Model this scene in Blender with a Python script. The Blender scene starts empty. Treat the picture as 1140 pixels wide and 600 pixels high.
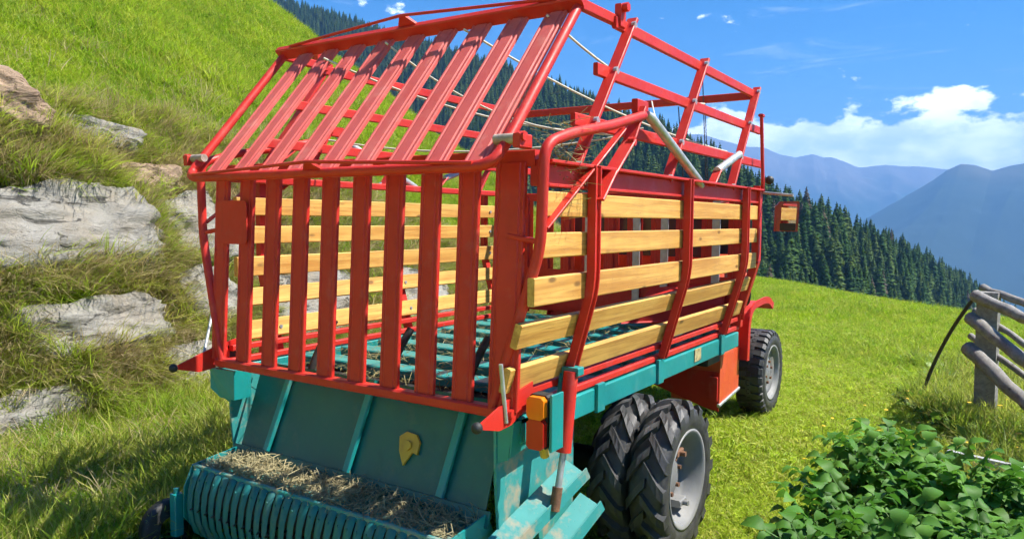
import bpy, bmesh, math, random
import numpy as np
from mathutils import Vector, Matrix, noise as mnoise
random.seed(7); rng = np.random.default_rng(11)
S = bpy.context.scene
COL = S.collection

# ------------------------------------------------------------------ camera, sky, sun, exposure
CAM = np.array([2.39, -2.06, 1.60]); FPX = 830.0
YAW, PITCH, ROLL = math.radians(33.3), math.radians(3.83), math.radians(0.47)
fw = Vector((-math.sin(YAW)*math.cos(PITCH), math.cos(YAW)*math.cos(PITCH), -math.sin(PITCH)))
rt = Vector((math.cos(YAW), math.sin(YAW), 0.0)); up = rt.cross(fw)
rt2 = math.cos(ROLL)*rt + math.sin(ROLL)*up; up2 = -math.sin(ROLL)*rt + math.cos(ROLL)*up
cd = bpy.data.cameras.new('camera'); cam = bpy.data.objects.new('camera', cd); COL.objects.link(cam)
M = Matrix((rt2, up2, -fw)).transposed().to_4x4(); M.translation = Vector(CAM); cam.matrix_world = M
cd.sensor_width = 36.0; cd.lens = FPX/1140*36.0; cd.clip_start = 0.05; cd.clip_end = 60000
S.camera = cam
RM = np.array([rt2, up2, fw])
def project(P):
    q = (np.asarray(P) - CAM) @ RM.T
    return 570 + FPX*q[..., 0]/q[..., 2], 300 - FPX*q[..., 1]/q[..., 2], q[..., 2]

SUN_EL, SUN_AZ = math.radians(55), math.radians(56)          # azimuth clockwise from +Y
sdir = Vector((math.sin(SUN_AZ)*math.cos(SUN_EL), math.cos(SUN_AZ)*math.cos(SUN_EL), math.sin(SUN_EL)))
W = bpy.data.worlds.new('World'); S.world = W; W.use_nodes = True
def build_world():
    nt = W.node_tree; N = nt.nodes; L = nt.links; N.clear()
    out = N.new('ShaderNodeOutputWorld'); bg = N.new('ShaderNodeBackground'); bg.inputs[1].default_value = 0.066
    L.new(bg.outputs[0], out.inputs[0])
    sky = N.new('ShaderNodeTexSky'); sky.sky_type = 'NISHITA'; sky.sun_disc = False
    sky.sun_elevation = SUN_EL; sky.sun_rotation = SUN_AZ; sky.altitude = 1500; sky.air_density = 1.0; sky.dust_density = 0.3; sky.ozone_density = 4.0
    hs = N.new('ShaderNodeHueSaturation'); hs.inputs['Saturation'].default_value = 1.42; L.new(sky.outputs[0], hs.inputs['Color'])
    tc = N.new('ShaderNodeTexCoord'); sep = N.new('ShaderNodeSeparateXYZ'); L.new(tc.outputs['Generated'], sep.inputs[0])
    def math_(op, a, b=None, c=None):
        n = N.new('ShaderNodeMath'); n.operation = op
        for i, v in enumerate((a, b, c)):
            if v is None: continue
            if isinstance(v, (int, float)): n.inputs[i].default_value = v
            else: L.new(v, n.inputs[i])
        return n.outputs[0]
    def ramp(x, a, b):
        n = N.new('ShaderNodeMapRange'); n.interpolation_type = 'SMOOTHSTEP'; L.new(x, n.inputs[0]); n.inputs[1].default_value = a; n.inputs[2].default_value = b
        return n.outputs[0]
    def nz(sc, detail, rough, off=(0, 0, 0), dist=0.0):
        mp = N.new('ShaderNodeMapping'); mp.inputs['Scale'].default_value = sc; mp.inputs['Location'].default_value = off; L.new(tc.outputs['Generated'], mp.inputs[0])
        n = N.new('ShaderNodeTexNoise'); n.inputs['Scale'].default_value = 1.0; n.inputs['Detail'].default_value = detail; n.inputs['Roughness'].default_value = rough; n.inputs['Distortion'].default_value = dist
        L.new(mp.outputs[0], n.inputs[0]); return n.outputs[0]
    # cumulus band low over the mountains
    n1 = nz((9, 9, 17), 9, 0.58, (3.1, 0.4, 0.0))
    band = math_('MULTIPLY', ramp(sep.outputs[2], 0.170, 0.075), 0.40)
    cu = ramp(math_('ADD', n1, band), 0.655, 0.72)
    # thin high wisps
    n2 = nz((5, 16, 44), 5, 0.62, (1.7, 5.2, 3.0), 0.6)
    wis = math_('MULTIPLY', ramp(n2, 0.58, 0.86), 0.38)
    n3 = nz((14, 14, 26), 6, 0.6, (7.0, 2.0, 1.0))
    shade = N.new('ShaderNodeMixRGB'); L.new(ramp(n3, 0.35, 0.65), shade.inputs[0]); shade.inputs[1].default_value = (14, 15.3, 17.5, 1); shade.inputs[2].default_value = (25, 25.3, 25.6, 1)
    m1 = N.new('ShaderNodeMixRGB'); L.new(wis, m1.inputs[0]); L.new(hs.outputs[0], m1.inputs[1]); m1.inputs[2].default_value = (10.5, 11.5, 13.0, 1)
    m2 = N.new('ShaderNodeMixRGB'); L.new(math_('MULTIPLY', cu, 0.96), m2.inputs[0]); L.new(m1.outputs[0], m2.inputs[1]); L.new(shade.outputs[0], m2.inputs[2])
    L.new(m2.outputs[0], bg.inputs[0])
build_world()
sl = bpy.data.lights.new('sun', 'SUN'); sl.energy = 5.0; sl.angle = math.radians(0.53); sl.color = (1.0, 0.955, 0.88)
so = bpy.data.objects.new('sun', sl); COL.objects.link(so); so.rotation_euler = sdir.to_track_quat('Z', 'Y').to_euler(); so.location = (6, 4, 12)
S.view_settings.view_transform = 'Standard'; S.view_settings.look = 'None'; S.view_settings.exposure = 1.34; S.view_settings.gamma = 1.0
S.view_settings.use_curve_mapping = False
S.cycles.max_bounces = 6; S.cycles.diffuse_bounces = 3; S.cycles.glossy_bounces = 3; S.cycles.transmission_bounces = 3; S.cycles.volume_bounces = 0
S.cycles.use_adaptive_sampling = True; S.cycles.adaptive_threshold = 0.027; S.cycles.adaptive_min_samples = 12

# ------------------------------------------------------------------ helpers
def tag(o, label=None, cat=None, group=None, kind=None):
    if label: o['label'] = label
    if cat: o['category'] = cat
    if group: o['group'] = group
    if kind: o['kind'] = kind
    return o
def link(name, me, parent=None, loc=(0, 0, 0), rot=(0, 0, 0), scale=None):
    o = bpy.data.objects.new(name, me); COL.objects.link(o); o.location = loc; o.rotation_euler = rot
    if scale is not None: o.scale = scale if hasattr(scale, '__len__') else (scale,)*3
    if parent is not None: o.parent = parent
    return o
def empty(name, loc=(0, 0, 0), rot=(0, 0, 0)):
    o = bpy.data.objects.new(name, None); COL.objects.link(o); o.location = loc; o.rotation_euler = rot; o.empty_display_size = 0.2
    return o
def frame(a, upv):
    a = a.normalized(); s = a.cross(Vector(upv))
    if s.length < 1e-5: s = a.cross(Vector((1, 0, 0)))
    s.normalize(); return a, s, s.cross(a)
def fillet(pts, r, seg=5):
    pts = [Vector(p) for p in pts]; out = [pts[0]]
    for i in range(1, len(pts)-1):
        p, a, b = pts[i], pts[i-1], pts[i+1]
        da, db = (a-p), (b-p); ra = min(r, da.length*.49); rb = min(r, db.length*.49)
        A = p + da.normalized()*ra; B = p + db.normalized()*rb
        for k in range(seg+1):
            t = k/seg; out.append(A*(1-t)**2 + p*2*t*(1-t) + B*t*t)
    out.append(pts[-1]); return out
class MB:
    def __init__(s): s.v = []; s.f = []; s.m = []; s.sm = []
    def add(s, vs, fs, m=0, smooth=False):
        o = len(s.v); s.v += [tuple(v) for v in vs]
        for f in fs: s.f.append(tuple(i+o for i in f)); s.m.append(m); s.sm.append(smooth)
        return s
    def bar(s, p0, p1, w, h, upv=(0, 0, 1), c=0.004, m=0):
        p0, p1 = Vector(p0), Vector(p1); a, sd, u = frame(p1-p0, upv)
        W2, H2 = w/2, h/2; c = min(c, W2*.6, H2*.6)
        sec = [(-W2+c, -H2), (W2-c, -H2), (W2, -H2+c), (W2, H2-c), (W2-c, H2), (-W2+c, H2), (-W2, H2-c), (-W2, -H2+c)]
        vs = [p + sd*x + u*y for p in (p0, p1) for x, y in sec]
        return s.add(vs, [(i, (i+1) % 8, 8+(i+1) % 8, 8+i) for i in range(8)] + [tuple(range(7, -1, -1)), tuple(range(8, 16))], m)
    def box(s, c, size, c_=0.004, m=0):
        c = Vector(c); d = Vector((0, size[1]/2, 0)); return s.bar(c-d, c+d, size[0], size[2], (0, 0, 1), c_, m)
    def section(s, path, sec, upv, m=0, closed=True, caps=True):
        path = [Vector(p) for p in path]; n = len(sec); vs = []
        for i, p in enumerate(path):
            t = (path[min(i+1, len(path)-1)] - path[max(i-1, 0)]); a, sd, u = frame(t, upv)
            vs += [p + sd*x + u*y for x, y in sec]
        fs = []
        for i in range(len(path)-1):
            for k in range(n if closed else n-1):
                k2 = (k+1) % n; fs.append((i*n+k, i*n+k2, (i+1)*n+k2, (i+1)*n+k))
        if caps and closed: fs += [tuple(range(n-1, -1, -1)), tuple((len(path)-1)*n+k for k in range(n))]
        return s.add(vs, fs, m)
    def tube(s, pts, r, n=10, m=0, caps=True):
        pts = [Vector(p) for p in pts]; rs = r if hasattr(r, '__len__') else [r]*len(pts)
        t = (pts[1]-pts[0]).normalized(); x = t.orthogonal().normalized(); vs = []
        for i, p in enumerate(pts):
            t2 = (pts[min(i+1, len(pts)-1)] - pts[max(i-1, 0)]).normalized()
            q = t.rotation_difference(t2); x = q @ x; t = t2; y = t.cross(x)
            vs += [p + (x*math.cos(2*math.pi*k/n) + y*math.sin(2*math.pi*k/n))*rs[i] for k in range(n)]
        fs = [(i*n+k, i*n+(k+1) % n, (i+1)*n+(k+1) % n, (i+1)*n+k) for i in range(len(pts)-1) for k in range(n)]
        s.add(vs, fs, m, True)
        if caps:
            s.add(vs[:n], [tuple(range(n-1, -1, -1))], m); s.add(vs[-n:], [tuple(range(n))], m)
        return s
    def prism(s, poly, d, m=0):
        """poly: list of 3D points (planar), d: extrusion vector"""
        P = [Vector(p) for p in poly]; D = Vector(d); n = len(P)
        return s.add(P + [p+D for p in P], [tuple(range(n-1, -1, -1)), tuple(range(n, 2*n))] + [(i, (i+1) % n, n+(i+1) % n, n+i) for i in range(n)], m)
    def lathe_x(s, prof, n=40, m=0, smooth=True, c=(0, 0, 0)):
        vs = [(c[0]+a, c[1]+r*math.cos(2*math.pi*k/n), c[2]+r*math.sin(2*math.pi*k/n)) for a, r in prof for k in range(n)]
        return s.add(vs, [(i*n+k, i*n+(k+1) % n, (i+1)*n+(k+1) % n, (i+1)*n+k) for i in range(len(prof)-1) for k in range(n)], m, smooth)
    def sphere(s, c, r, m=0, nu=14, nv=8):
        vs = []; fs = []
        for j in range(nv+1):
            ph = math.pi*j/nv
            for i in range(nu): vs.append((c[0]+r*math.sin(ph)*math.cos(2*math.pi*i/nu), c[1]+r*math.sin(ph)*math.sin(2*math.pi*i/nu), c[2]+r*math.cos(ph)))
        for j in range(nv):
            for i in range(nu): fs.append((j*nu+i, (j+1)*nu+i, (j+1)*nu+(i+1) % nu, j*nu+(i+1) % nu))
        return s.add(vs, fs, m, True)
    def bolt(s, p, ax, r=0.012, h=0.012, m=0):
        p = Vector(p); ax = Vector(ax).normalized(); return s.tube([p, p+ax*h], r, 6, m)
    def mesh(s, name, mats):
        me = bpy.data.meshes.new(name); me.from_pydata(s.v, [], s.f)
        for mt in (mats if isinstance(mats, (list, tuple)) else [mats]): me.materials.append(mt)
        me.polygons.foreach_set('material_index', s.m); me.polygons.foreach_set('use_smooth', s.sm)
        bm = bmesh.new(); bm.from_mesh(me); bmesh.ops.recalc_face_normals(bm, faces=bm.faces); bm.to_mesh(me); bm.free()
        me.update(); return me
    def build(s, name, mats, parent=None, loc=(0, 0, 0), rot=(0, 0, 0)):
        return link(name, s.mesh(name, mats), parent, loc, rot)
def fast_mesh(name, V, F4, mats, smooth=False):
    """numpy quads"""
    V = np.asarray(V, np.float32); F4 = np.asarray(F4, np.int32); me = bpy.data.meshes.new(name)
    me.vertices.add(len(V)); me.vertices.foreach_set('co', V.ravel())
    k = F4.shape[1]; me.loops.add(F4.size); me.loops.foreach_set('vertex_index', F4.ravel())
    me.polygons.add(len(F4)); me.polygons.foreach_set('loop_start', np.arange(0, F4.size, k, dtype=np.int32))
    me.polygons.foreach_set('use_smooth', np.full(len(F4), smooth))
    me.materials.append(mats); me.update(calc_edges=True); me.validate(); return me

# ------------------------------------------------------------------ materials
def new_mat(name):
    m = bpy.data.materials.new(name); m.use_nodes = True; nt = m.node_tree; nt.nodes.clear()
    out = nt.nodes.new('ShaderNodeOutputMaterial'); return m, nt, nt.nodes, nt.links, out
def n_noise(N, L, vec, scale, detail=6, rough=.6, dist=0.0):
    n = N.new('ShaderNodeTexNoise'); n.inputs['Scale'].default_value = scale; n.inputs['Detail'].default_value = detail
    n.inputs['Roughness'].default_value = rough; n.inputs['Distortion'].default_value = dist; L.new(vec, n.inputs[0]); return n.outputs[0]
def n_range(N, L, x, a, b, c=0.0, d=1.0):
    n = N.new('ShaderNodeMapRange'); L.new(x, n.inputs[0])
    for i, v in enumerate((a, b, c, d)): n.inputs[1+i].default_value = v
    return n.outputs[0]
def n_mix(N, L, f, a, b, blend='MIX'):
    n = N.new('ShaderNodeMixRGB'); n.blend_type = blend
    for i, v in enumerate((f, a, b)):
        if isinstance(v, (int, float)): n.inputs[i].default_value = v
        elif isinstance(v, (tuple, list)): n.inputs[i].default_value = (*v[:3], 1)
        else: L.new(v, n.inputs[i])
    return n.outputs[0]
def n_map(N, L, vec, sc=(1, 1, 1), rot=(0, 0, 0)):
    n = N.new('ShaderNodeMapping'); n.inputs['Scale'].default_value = sc; n.inputs['Rotation'].default_value = rot; L.new(vec, n.inputs[0]); return n.outputs[0]
def n_bump(N, L, h, strength, dist):
    n = N.new('ShaderNodeBump'); n.inputs['Strength'].default_value = strength; n.inputs['Distance'].default_value = dist; L.new(h, n.inputs['Height']); return n.outputs[0]
def paint(name, col, col2, rough=.38, dust=(.42, .36, .27), dust_amt=.35, wear=(.16, .1, .07), wear_amt=.5, spec=.5, dust_rng=(.54, .8)):
    m, nt, N, L, out = new_mat(name); b = N.new('ShaderNodeBsdfPrincipled'); L.new(b.outputs[0], out.inputs[0])
    g = N.new('ShaderNodeNewGeometry'); P = g.outputs['Position']
    c = n_mix(N, L, n_range(N, L, n_noise(N, L, P, 2.3, 5), .35, .65), col, col2)
    streak = n_noise(N, L, n_map(N, L, P, (22, 22, 2.2)), 1.0, 6, .7)
    c = n_mix(N, L, n_range(N, L, streak, .56, .78, 0, .35), c, tuple(x*.55 for x in col))
    dn = n_noise(N, L, P, 9, 9, .68)
    c = n_mix(N, L, n_range(N, L, dn, *dust_rng, 0, dust_amt), c, dust)
    wn = n_noise(N, L, P, 40, 4, .65)
    wf = n_mix(N, L, 1.0, n_range(N, L, wn, .69, .74, 0, wear_amt), n_range(N, L, n_noise(N, L, P, 3.1, 3), .45, .6), 'MULTIPLY')
    c = n_mix(N, L, wf, c, wear)
    L.new(c, b.inputs['Base Color']); L.new(n_range(N, L, dn, .3, .8, rough*.8, rough*1.7), b.inputs['Roughness'])
    b.inputs['Specular IOR Level'].default_value = spec
    L.new(n_bump(N, L, n_noise(N, L, P, 14, 5, .6), .12, .01), b.inputs['Normal']); return m
def simple(name, col, rough=.5, metal=0.0, var=.25, sc=12, bump=.1, spec=.5):
    m, nt, N, L, out = new_mat(name); b = N.new('ShaderNodeBsdfPrincipled'); L.new(b.outputs[0], out.inputs[0])
    g = N.new('ShaderNodeNewGeometry'); P = g.outputs['Position']; n = n_noise(N, L, P, sc, 7, .62)
    L.new(n_mix(N, L, n_range(N, L, n, .3, .7), tuple(x*(1-var) for x in col), tuple(min(1, x*(1+var)) for x in col)), b.inputs['Base Color'])
    L.new(n_range(N, L, n, .3, .7, rough*.85, min(1, rough*1.2)), b.inputs['Roughness']); b.inputs['Metallic'].default_value = metal; b.inputs['Specular IOR Level'].default_value = spec
    if bump: L.new(n_bump(N, L, n_noise(N, L, P, sc*3, 5), bump, .01), b.inputs['Normal'])
    return m
def wood(name, c1, c2, dark, axis='y', rough=.6):
    m, nt, N, L, out = new_mat(name); b = N.new('ShaderNodeBsdfPrincipled'); L.new(b.outputs[0], out.inputs[0])
    g = N.new('ShaderNodeNewGeometry'); oi = N.new('ShaderNodeObjectInfo')
    ad = N.new('ShaderNodeVectorMath'); ad.operation = 'ADD'; L.new(g.outputs['Position'], ad.inputs[0])
    sc_ = N.new('ShaderNodeVectorMath'); sc_.operation = 'SCALE'; sc_.inputs[0].default_value = (7, 13, 5); L.new(oi.outputs['Random'], sc_.inputs['Scale']); L.new(sc_.outputs[0], ad.inputs[1])
    P = ad.outputs[0]; ms = {'y': (26, 1.0, 26), 'z': (26, 26, 1.0)}[axis]; mf = {'y': (120, 5, 120), 'z': (120, 120, 5)}[axis]
    gr = n_noise(N, L, n_map(N, L, P, ms), 1.0, 6, .6, .7); fi = n_noise(N, L, n_map(N, L, P, mf), 1.0, 4, .6)
    c = n_mix(N, L, n_range(N, L, gr, .40, .60), c1, c2)
    c = n_mix(N, L, n_range(N, L, fi, .52, .70, 0, .45), c, dark)
    c = n_mix(N, L, n_range(N, L, n_noise(N, L, P, 5, 4), .5, .8, 0, .35), c, dark)
    c = n_mix(N, L, n_range(N, L, oi.outputs['Random'], 0, 1, 0, .22), c, dark)
    v = N.new('ShaderNodeTexVoronoi'); v.inputs['Scale'].default_value = 1.0; L.new(n_map(N, L, P, {'y': (9, 3.2, 9), 'z': (9, 9, 3.2)}[axis]), v.inputs[0])
    c = n_mix(N, L, n_range(N, L, v.outputs['Distance'], .07, .13, .75, 0), c, tuple(x*.35 for x in dark))
    L.new(c, b.inputs['Base Color']); b.inputs['Roughness'].default_value = rough
    L.new(n_bump(N, L, fi, .25, .004), b.inputs['Normal']); return m
def leafy(name, cols, trans=.4, rough=.5, sc=.6, spec=.35, tipcol=None):
    """cols: list of 3 colours picked by instance random and slow noise"""
    m, nt, N, L, out = new_mat(name); b = N.new('ShaderNodeBsdfPrincipled'); t = N.new('ShaderNodeBsdfTranslucent'); mx = N.new('ShaderNodeMixShader')
    g = N.new('ShaderNodeNewGeometry'); oi = N.new('ShaderNodeObjectInfo')
    n = n_noise(N, L, g.outputs['Position'], sc, 4, .6)
    c = n_mix(N, L, n_range(N, L, n, .35, .65), cols[0], cols[1])
    c = n_mix(N, L, n_range(N, L, oi.outputs['Random'], .35, 1, 0, 1), c, cols[2])
    isl = n_mix(N, L, n_range(N, L, g.outputs['Random Per Island'], 0, 1, .62, 1.25), (0, 0, 0), (1, 1, 1))
    vm = N.new('ShaderNodeVectorMath'); vm.operation = 'SCALE'; L.new(c, vm.inputs[0]); L.new(n_range(N, L, g.outputs['Random Per Island'], 0, 1, .65, 1.3), vm.inputs['Scale']); c = vm.outputs[0]
    L.new(c, b.inputs['Base Color']); b.inputs['Roughness'].default_value = rough; b.inputs['Specular IOR Level'].default_value = spec
    L.new(c, t.inputs[0]); mx.inputs[0].default_value = trans; L.new(b.outputs[0], mx.inputs[1]); L.new(t.outputs[0], mx.inputs[2]); L.new(mx.outputs[0], out.inputs[0]); return m

RED = paint('red_paint', (.56, .028, .017), (.47, .020, .013), .42, dust=(.44, .20, .15), dust_amt=.32, wear=(.12, .05, .04), wear_amt=.85, spec=.36)
TEAL = paint('teal_paint', (.010, .25, .235), (.007, .19, .185), .36, dust=(.30, .34, .25), dust_amt=.30)
TEALD = paint('dusty_teal_paint', (.035, .27, .25), (.02, .20, .19), .55, dust=(.33, .27, .18), dust_amt=.9, dust_rng=(.50, .64))
FADED_SHEEN = paint('faded_sheen_red_paint', (.60, .105, .085), (.54, .075, .06), .5, dust=(.62, .36, .30), dust_amt=.35, spec=.45)  # faded red for the lid slats, pinkish sky sheen painted into the colour
ORANGE = paint('orange_paint', (.62, .085, .022), (.55, .07, .02), .42, dust_amt=.2)
WOOD = wood('larch_board', (.76, .43, .10), (.54, .25, .045), (.27, .11, .025))
STEEL = simple('galvanised_steel', (.42, .43, .43), .5, .6, .2, 25)
DARK = simple('dark_oily_steel', (.035, .034, .033), .55, .3, .4, 18)
BLACK = simple('black_rubber', (.018, .018, .018), .6, 0, .4, 30)
RUBBER = simple('tyre_rubber', (.040, .039, .038), .55, 0, .5, 16, .2)
RIM = paint('silver_rim_paint', (.22, .22, .21), (.17, .17, .165), .5, dust=(.26, .24, .20), dust_amt=.4, wear=(.2, .1, .05), wear_amt=.7)
ROPE = simple('cream_rope', (.62, .57, .47), .9, 0, .2, 60)
RUST = simple('rusty_steel', (.17, .085, .045), .8, .2, .45, 30, .3)
YELLOW = paint('worn_yellow_paint', (.55, .36, .04), (.42, .24, .04), .5, dust=(.3, .16, .07), dust_amt=.8)
GLASS = simple('dark_cab_glass', (.05, .06, .065), .12, 0, .2, 6, 0)
GREYP = simple('grey_paint', (.16, .17, .17), .5, 0, .25, 10)
def lens(name, col):
    m, nt, N, L, out = new_mat(name); b = N.new('ShaderNodeBsdfPrincipled'); b.inputs['Base Color'].default_value = (*col, 1); b.inputs['Roughness'].default_value = .18
    w = N.new('ShaderNodeTexWave'); w.inputs['Scale'].default_value = 60; w.bands_direction = 'X'; g = N.new('ShaderNodeNewGeometry'); L.new(g.outputs['Position'], w.inputs[0])
    L.new(n_bump(N, L, w.outputs[1], .3, .004), b.inputs['Normal']); L.new(b.outputs[0], out.inputs[0]); return m
AMBER, REDLENS = lens('amber_lens', (.75, .20, .01)), lens('red_lens', (.50, .02, .012))
MIRROR = simple('mirror_glass', (.8, .8, .8), .03, 1.0, 0, 5, 0)
HAYM = leafy('hay_straw', [(.30, .24, .11), (.20, .21, .08), (.36, .31, .17)], .2, .7, 3)

# ------------------------------------------------------------------ terrain
def sstep(x, a, b):
    t = np.clip((x-a)/(b-a), 0, 1); return t*t*(3-2*t)
def wav(x, y, s, ph=0.0):
    return (np.sin(x*s+1.3+ph) * np.cos(y*s*.9+.7+ph*1.7) + .5*np.sin(x*s*2.1-y*s*1.7+2.1+ph) + .3*np.cos(x*s*4.3+y*s*3.9+ph))/1.8
def foot_x(y): return -3.35 - .035*np.clip(y, -30, 9) - .1*np.clip(y-9, 0, 60)**2 + .12*np.sin(y*1.7)
def bank_d(x, y): return foot_x(y) - x
def H(x, y):
    x = np.asarray(x, float); y = np.asarray(y, float); d = bank_d(x, y)
    top = 1.75 - 1.15*sstep(y, 2.5, 8.5)
    st = 1.45
    dd = np.clip(d, 0, 40)
    z = np.where(dd < top, st*dd, st*top + .66*(dd-top))
    sm = sstep(d, -.5, .3); z = z + .10*sm*np.exp(-np.maximum(d, 0)*2)
    z = z + sm*(.10*wav(x, y, 2.1) + .045*wav(x, y, 5.3, 2)) * sstep(d, 0, .8)
    z = z - .35*np.clip(d-60, 0, 600)
    z = z + .02*wav(x, y, 1.4, 4)*sstep(np.abs(x), 1.0, 2.0)
    t = .77*(x-1.5) + .63*(y-12) - .25*wav(x, y, .45, 1)
    t = np.maximum(t, 0); drop = np.where(t < 5, .05*t*t, 1.25 + .5*(t-5))
    drop = np.minimum(drop, 620 + 0*t)
    return z - drop
def ground():
    def axis(a, b, step, far, n):
        core = np.arange(a, b+step/2, step); k = np.geomspace(step*1.5, far, n)
        return np.concatenate([(a-k)[::-1], core, b+k])
    xs = axis(-15, 6, .13, 9800, 44); ys = axis(-4, 20, .13, 9800, 44)
    X, Y = np.meshgrid(xs, ys); Z = H(X, Y); V = np.stack([X, Y, Z], -1).reshape(-1, 3)
    ny, nx = X.shape; i = (np.arange(ny-1)[:, None]*nx + np.arange(nx-1)[None]).ravel()
    m, nt, N, L, out = new_mat('meadow_soil'); b = N.new('ShaderNodeBsdfPrincipled'); L.new(b.outputs[0], out.inputs[0]); b.inputs['Roughness'].default_value = .95; b.inputs['Specular IOR Level'].default_value = .1
    g = N.new('ShaderNodeNewGeometry'); P = g.outputs['Position']; sp = N.new('ShaderNodeSeparateXYZ'); L.new(g.outputs['Normal'], sp.inputs[0])
    gr = n_mix(N, L, n_range(N, L, n_noise(N, L, P, .9, 6, .7), .35, .65), (.30, .40, .03), (.36, .39, .06))
    gr = n_mix(N, L, n_range(N, L, n_noise(N, L, P, 24, 5, .7), .45, .7, 0, .6), gr, (.30, .27, .11))
    soil = n_mix(N, L, n_range(N, L, n_noise(N, L, P, 7, 8, .7), .35, .65), (.20, .15, .09), (.12, .10, .05))
    L.new(n_mix(N, L, n_range(N, L, sp.outputs[2], .62, .78), soil, gr), b.inputs['Base Color'])
    L.new(n_bump(N, L, n_noise(N, L, P, 30, 6, .7), .8, .05), b.inputs['Normal'])
    o = link('ground', fast_mesh('ground', V, np.stack([i, i+1, i+nx+1, i+nx], -1), m, True)); o['kind'] = 'structure'
ground()

RIDGE = [(-1031, 670, 383), (-833, 672, 288), (-658, 663, 226), (-503, 640, 173), (-358, 600, 121), (-257, 531, 80), (-183, 457, 54), (-130, 394, 31), (-93, 357, 11), (-75, 368, 2), (-64, 399, -5), (-49, 468, -17), (-33, 537, -30), (-16, 607, -48), (1, 664, -65), (20, 735, -84), (79, 866, -136), (175, 1054, -217)]
LOWER = [(-502, 320, -74), (-406, 324, -66), (-320, 321, -59), (-244, 312, -52), (-175, 297, -45), (-132, 278, -39), (-102, 262, -35), (-78, 242, -31), (-57, 227, -28), (-45, 234, -28), (-38, 250, -33), (-28, 292, -43), (-18, 340, -55), (-7, 394, -68), (3, 436, -78), (16, 491, -92), (57, 587, -121), (124, 736, -168)]
def forest_grid():
    R_, L_ = np.array(RIDGE, float), np.array(LOWER, float); s = np.linspace(0, len(R_)-1, 120)
    def itp(A): return np.stack([np.interp(s, np.arange(len(A)), A[:, k]) for k in range(3)], -1)
    a, b = itp(R_), itp(L_); rows = []
    for t in np.linspace(-.35, 1.5, 38):
        p = a*(1-t) + b*t
        if t < 0: p = a - (b-a)*(-t)*np.array([1, 1, 0]) ; p[:, 2] = a[:, 2] - 160*t*t*2
        elif t <= 1: p[:, 2] += 9*math.sin(math.pi*t)
        else: p[:, 2] -= 60*(t-1)
        rows.append(p)
    A = np.array(rows); A[..., 2] -= np.interp(s, [0, 4, 7, 17], [2, 3, 7, 9])[None]; return A
FG = forest_grid()
def forest_hill():
    nr, nc, _ = FG.shape; i = (np.arange(nr-1)[:, None]*nc + np.arange(nc-1)[None]).ravel()
    m = simple('forest_floor', (.035, .045, .018), .95, 0, .4, .05, 0, .1)
    o = link('forest_hillside', fast_mesh('forest_hillside', FG.reshape(-1, 3), np.stack([i, i+1, i+nc+1, i+nc], -1), m, True)); o['kind'] = 'structure'
forest_hill()

def mountain(name, ridge, base, amp, seed, col1, col2, fore):
    R_ = np.array(ridge, float); n = 220; s = np.linspace(0, len(R_)-1, n)
    a = np.stack([np.interp(s, np.arange(len(R_)), R_[:, k]) for k in range(3)], -1)
    rows = []; T = np.linspace(0, 1, 60); dirv = np.array([CAM[0], CAM[1]]) - a[:, :2].mean(0); dirv /= np.linalg.norm(dirv)
    per = np.array([-dirv[1], dirv[0]])
    back = a.copy(); back[:, :2] -= dirv*fore*.35; back[:, 2] = base; rows.append(back)
    for t in T:
        p = a.copy(); p[:, :2] += dirv*fore*t; p[:, 2] = a[:, 2]*(1-t) + base*t
        for k in range(n):
            q = Vector((p[k, 0]/900+seed, p[k, 1]/900, .3*t)); w = math.sin(math.pi*min(1, t*1.4+.02))
            f = mnoise.fractal(q, .9, 2.1, 5); r = 1-abs(mnoise.noise(Vector(((a[k] @ np.array([*per, 0]))/420+seed*3+.6*t, t*1.3, seed))))*2
            p[k, 2] += w*amp*(f*.8 + r*.6) + amp*.06*f*(t < .02)
        rows.append(p)
    A = np.array(rows); nr = len(rows); i = (np.arange(nr-1)[:, None]*n + np.arange(n-1)[None]).ravel()
    m, nt, N, L, out = new_mat(name+'_surface'); b = N.new('ShaderNodeBsdfPrincipled'); L.new(b.outputs[0], out.inputs[0]); b.inputs['Roughness'].default_value = .95; b.inputs['Specular IOR Level'].default_value = .1
    g = N.new('ShaderNodeNewGeometry'); P = g.outputs['Position']; sp = N.new('ShaderNodeSeparateXYZ'); L.new(P, sp.inputs[0])
    ad = N.new('ShaderNodeMath'); ad.operation = 'MULTIPLY_ADD'; L.new(n_noise(N, L, P, .0016, 7, .65), ad.inputs[0]); ad.inputs[1].default_value = 900; L.new(sp.outputs[2], ad.inputs[2])
    L.new(n_mix(N, L, n_range(N, L, ad.outputs[0], 620, 1050), col1, col2), b.inputs['Base Color'])
    o = link(name, fast_mesh(name, A.reshape(-1, 3), np.stack([i, i+1, i+n+1, i+n], -1), m, True)); o['kind'] = 'structure'
M1 = [(-9000, 6200, 1050), (-4732, 7771, 1060), (-3821, 8361, 1035), (-3096, 8838, 1042), (-2637, 9129, 906), (-2455, 9247, 897), (-2288, 9350, 812), (-2133, 9449, 770), (-1953, 9571, 815), (-1843, 9640, 773), (-1752, 9699, 774), (-1475, 9872, 657), (-1223, 10041, 692), (-586, 10455, 644), (187, 10957, 576), (1181, 11616, 651)]
M2 = [(-1900, 4900, -650), (-1226, 5405, -267), (-972, 5586, -90), (-769, 5731, 50), (-566, 5876, 196), (-413, 5985, 303), (-338, 6039, 367), (-261, 6093, 405), (-182, 6144, 400), (-76, 6211, 363), (28, 6282, 402), (105, 6335, 421), (415, 6547, 530), (934, 6896, 629), (1722, 7409, 575), (3500, 8300, 900), (7000, 9500, 900)]
mountain('far_mountain', M1, -650, 150, 1.7, (.03, .05, .02), (.17, .15, .13), 3200)
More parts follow.
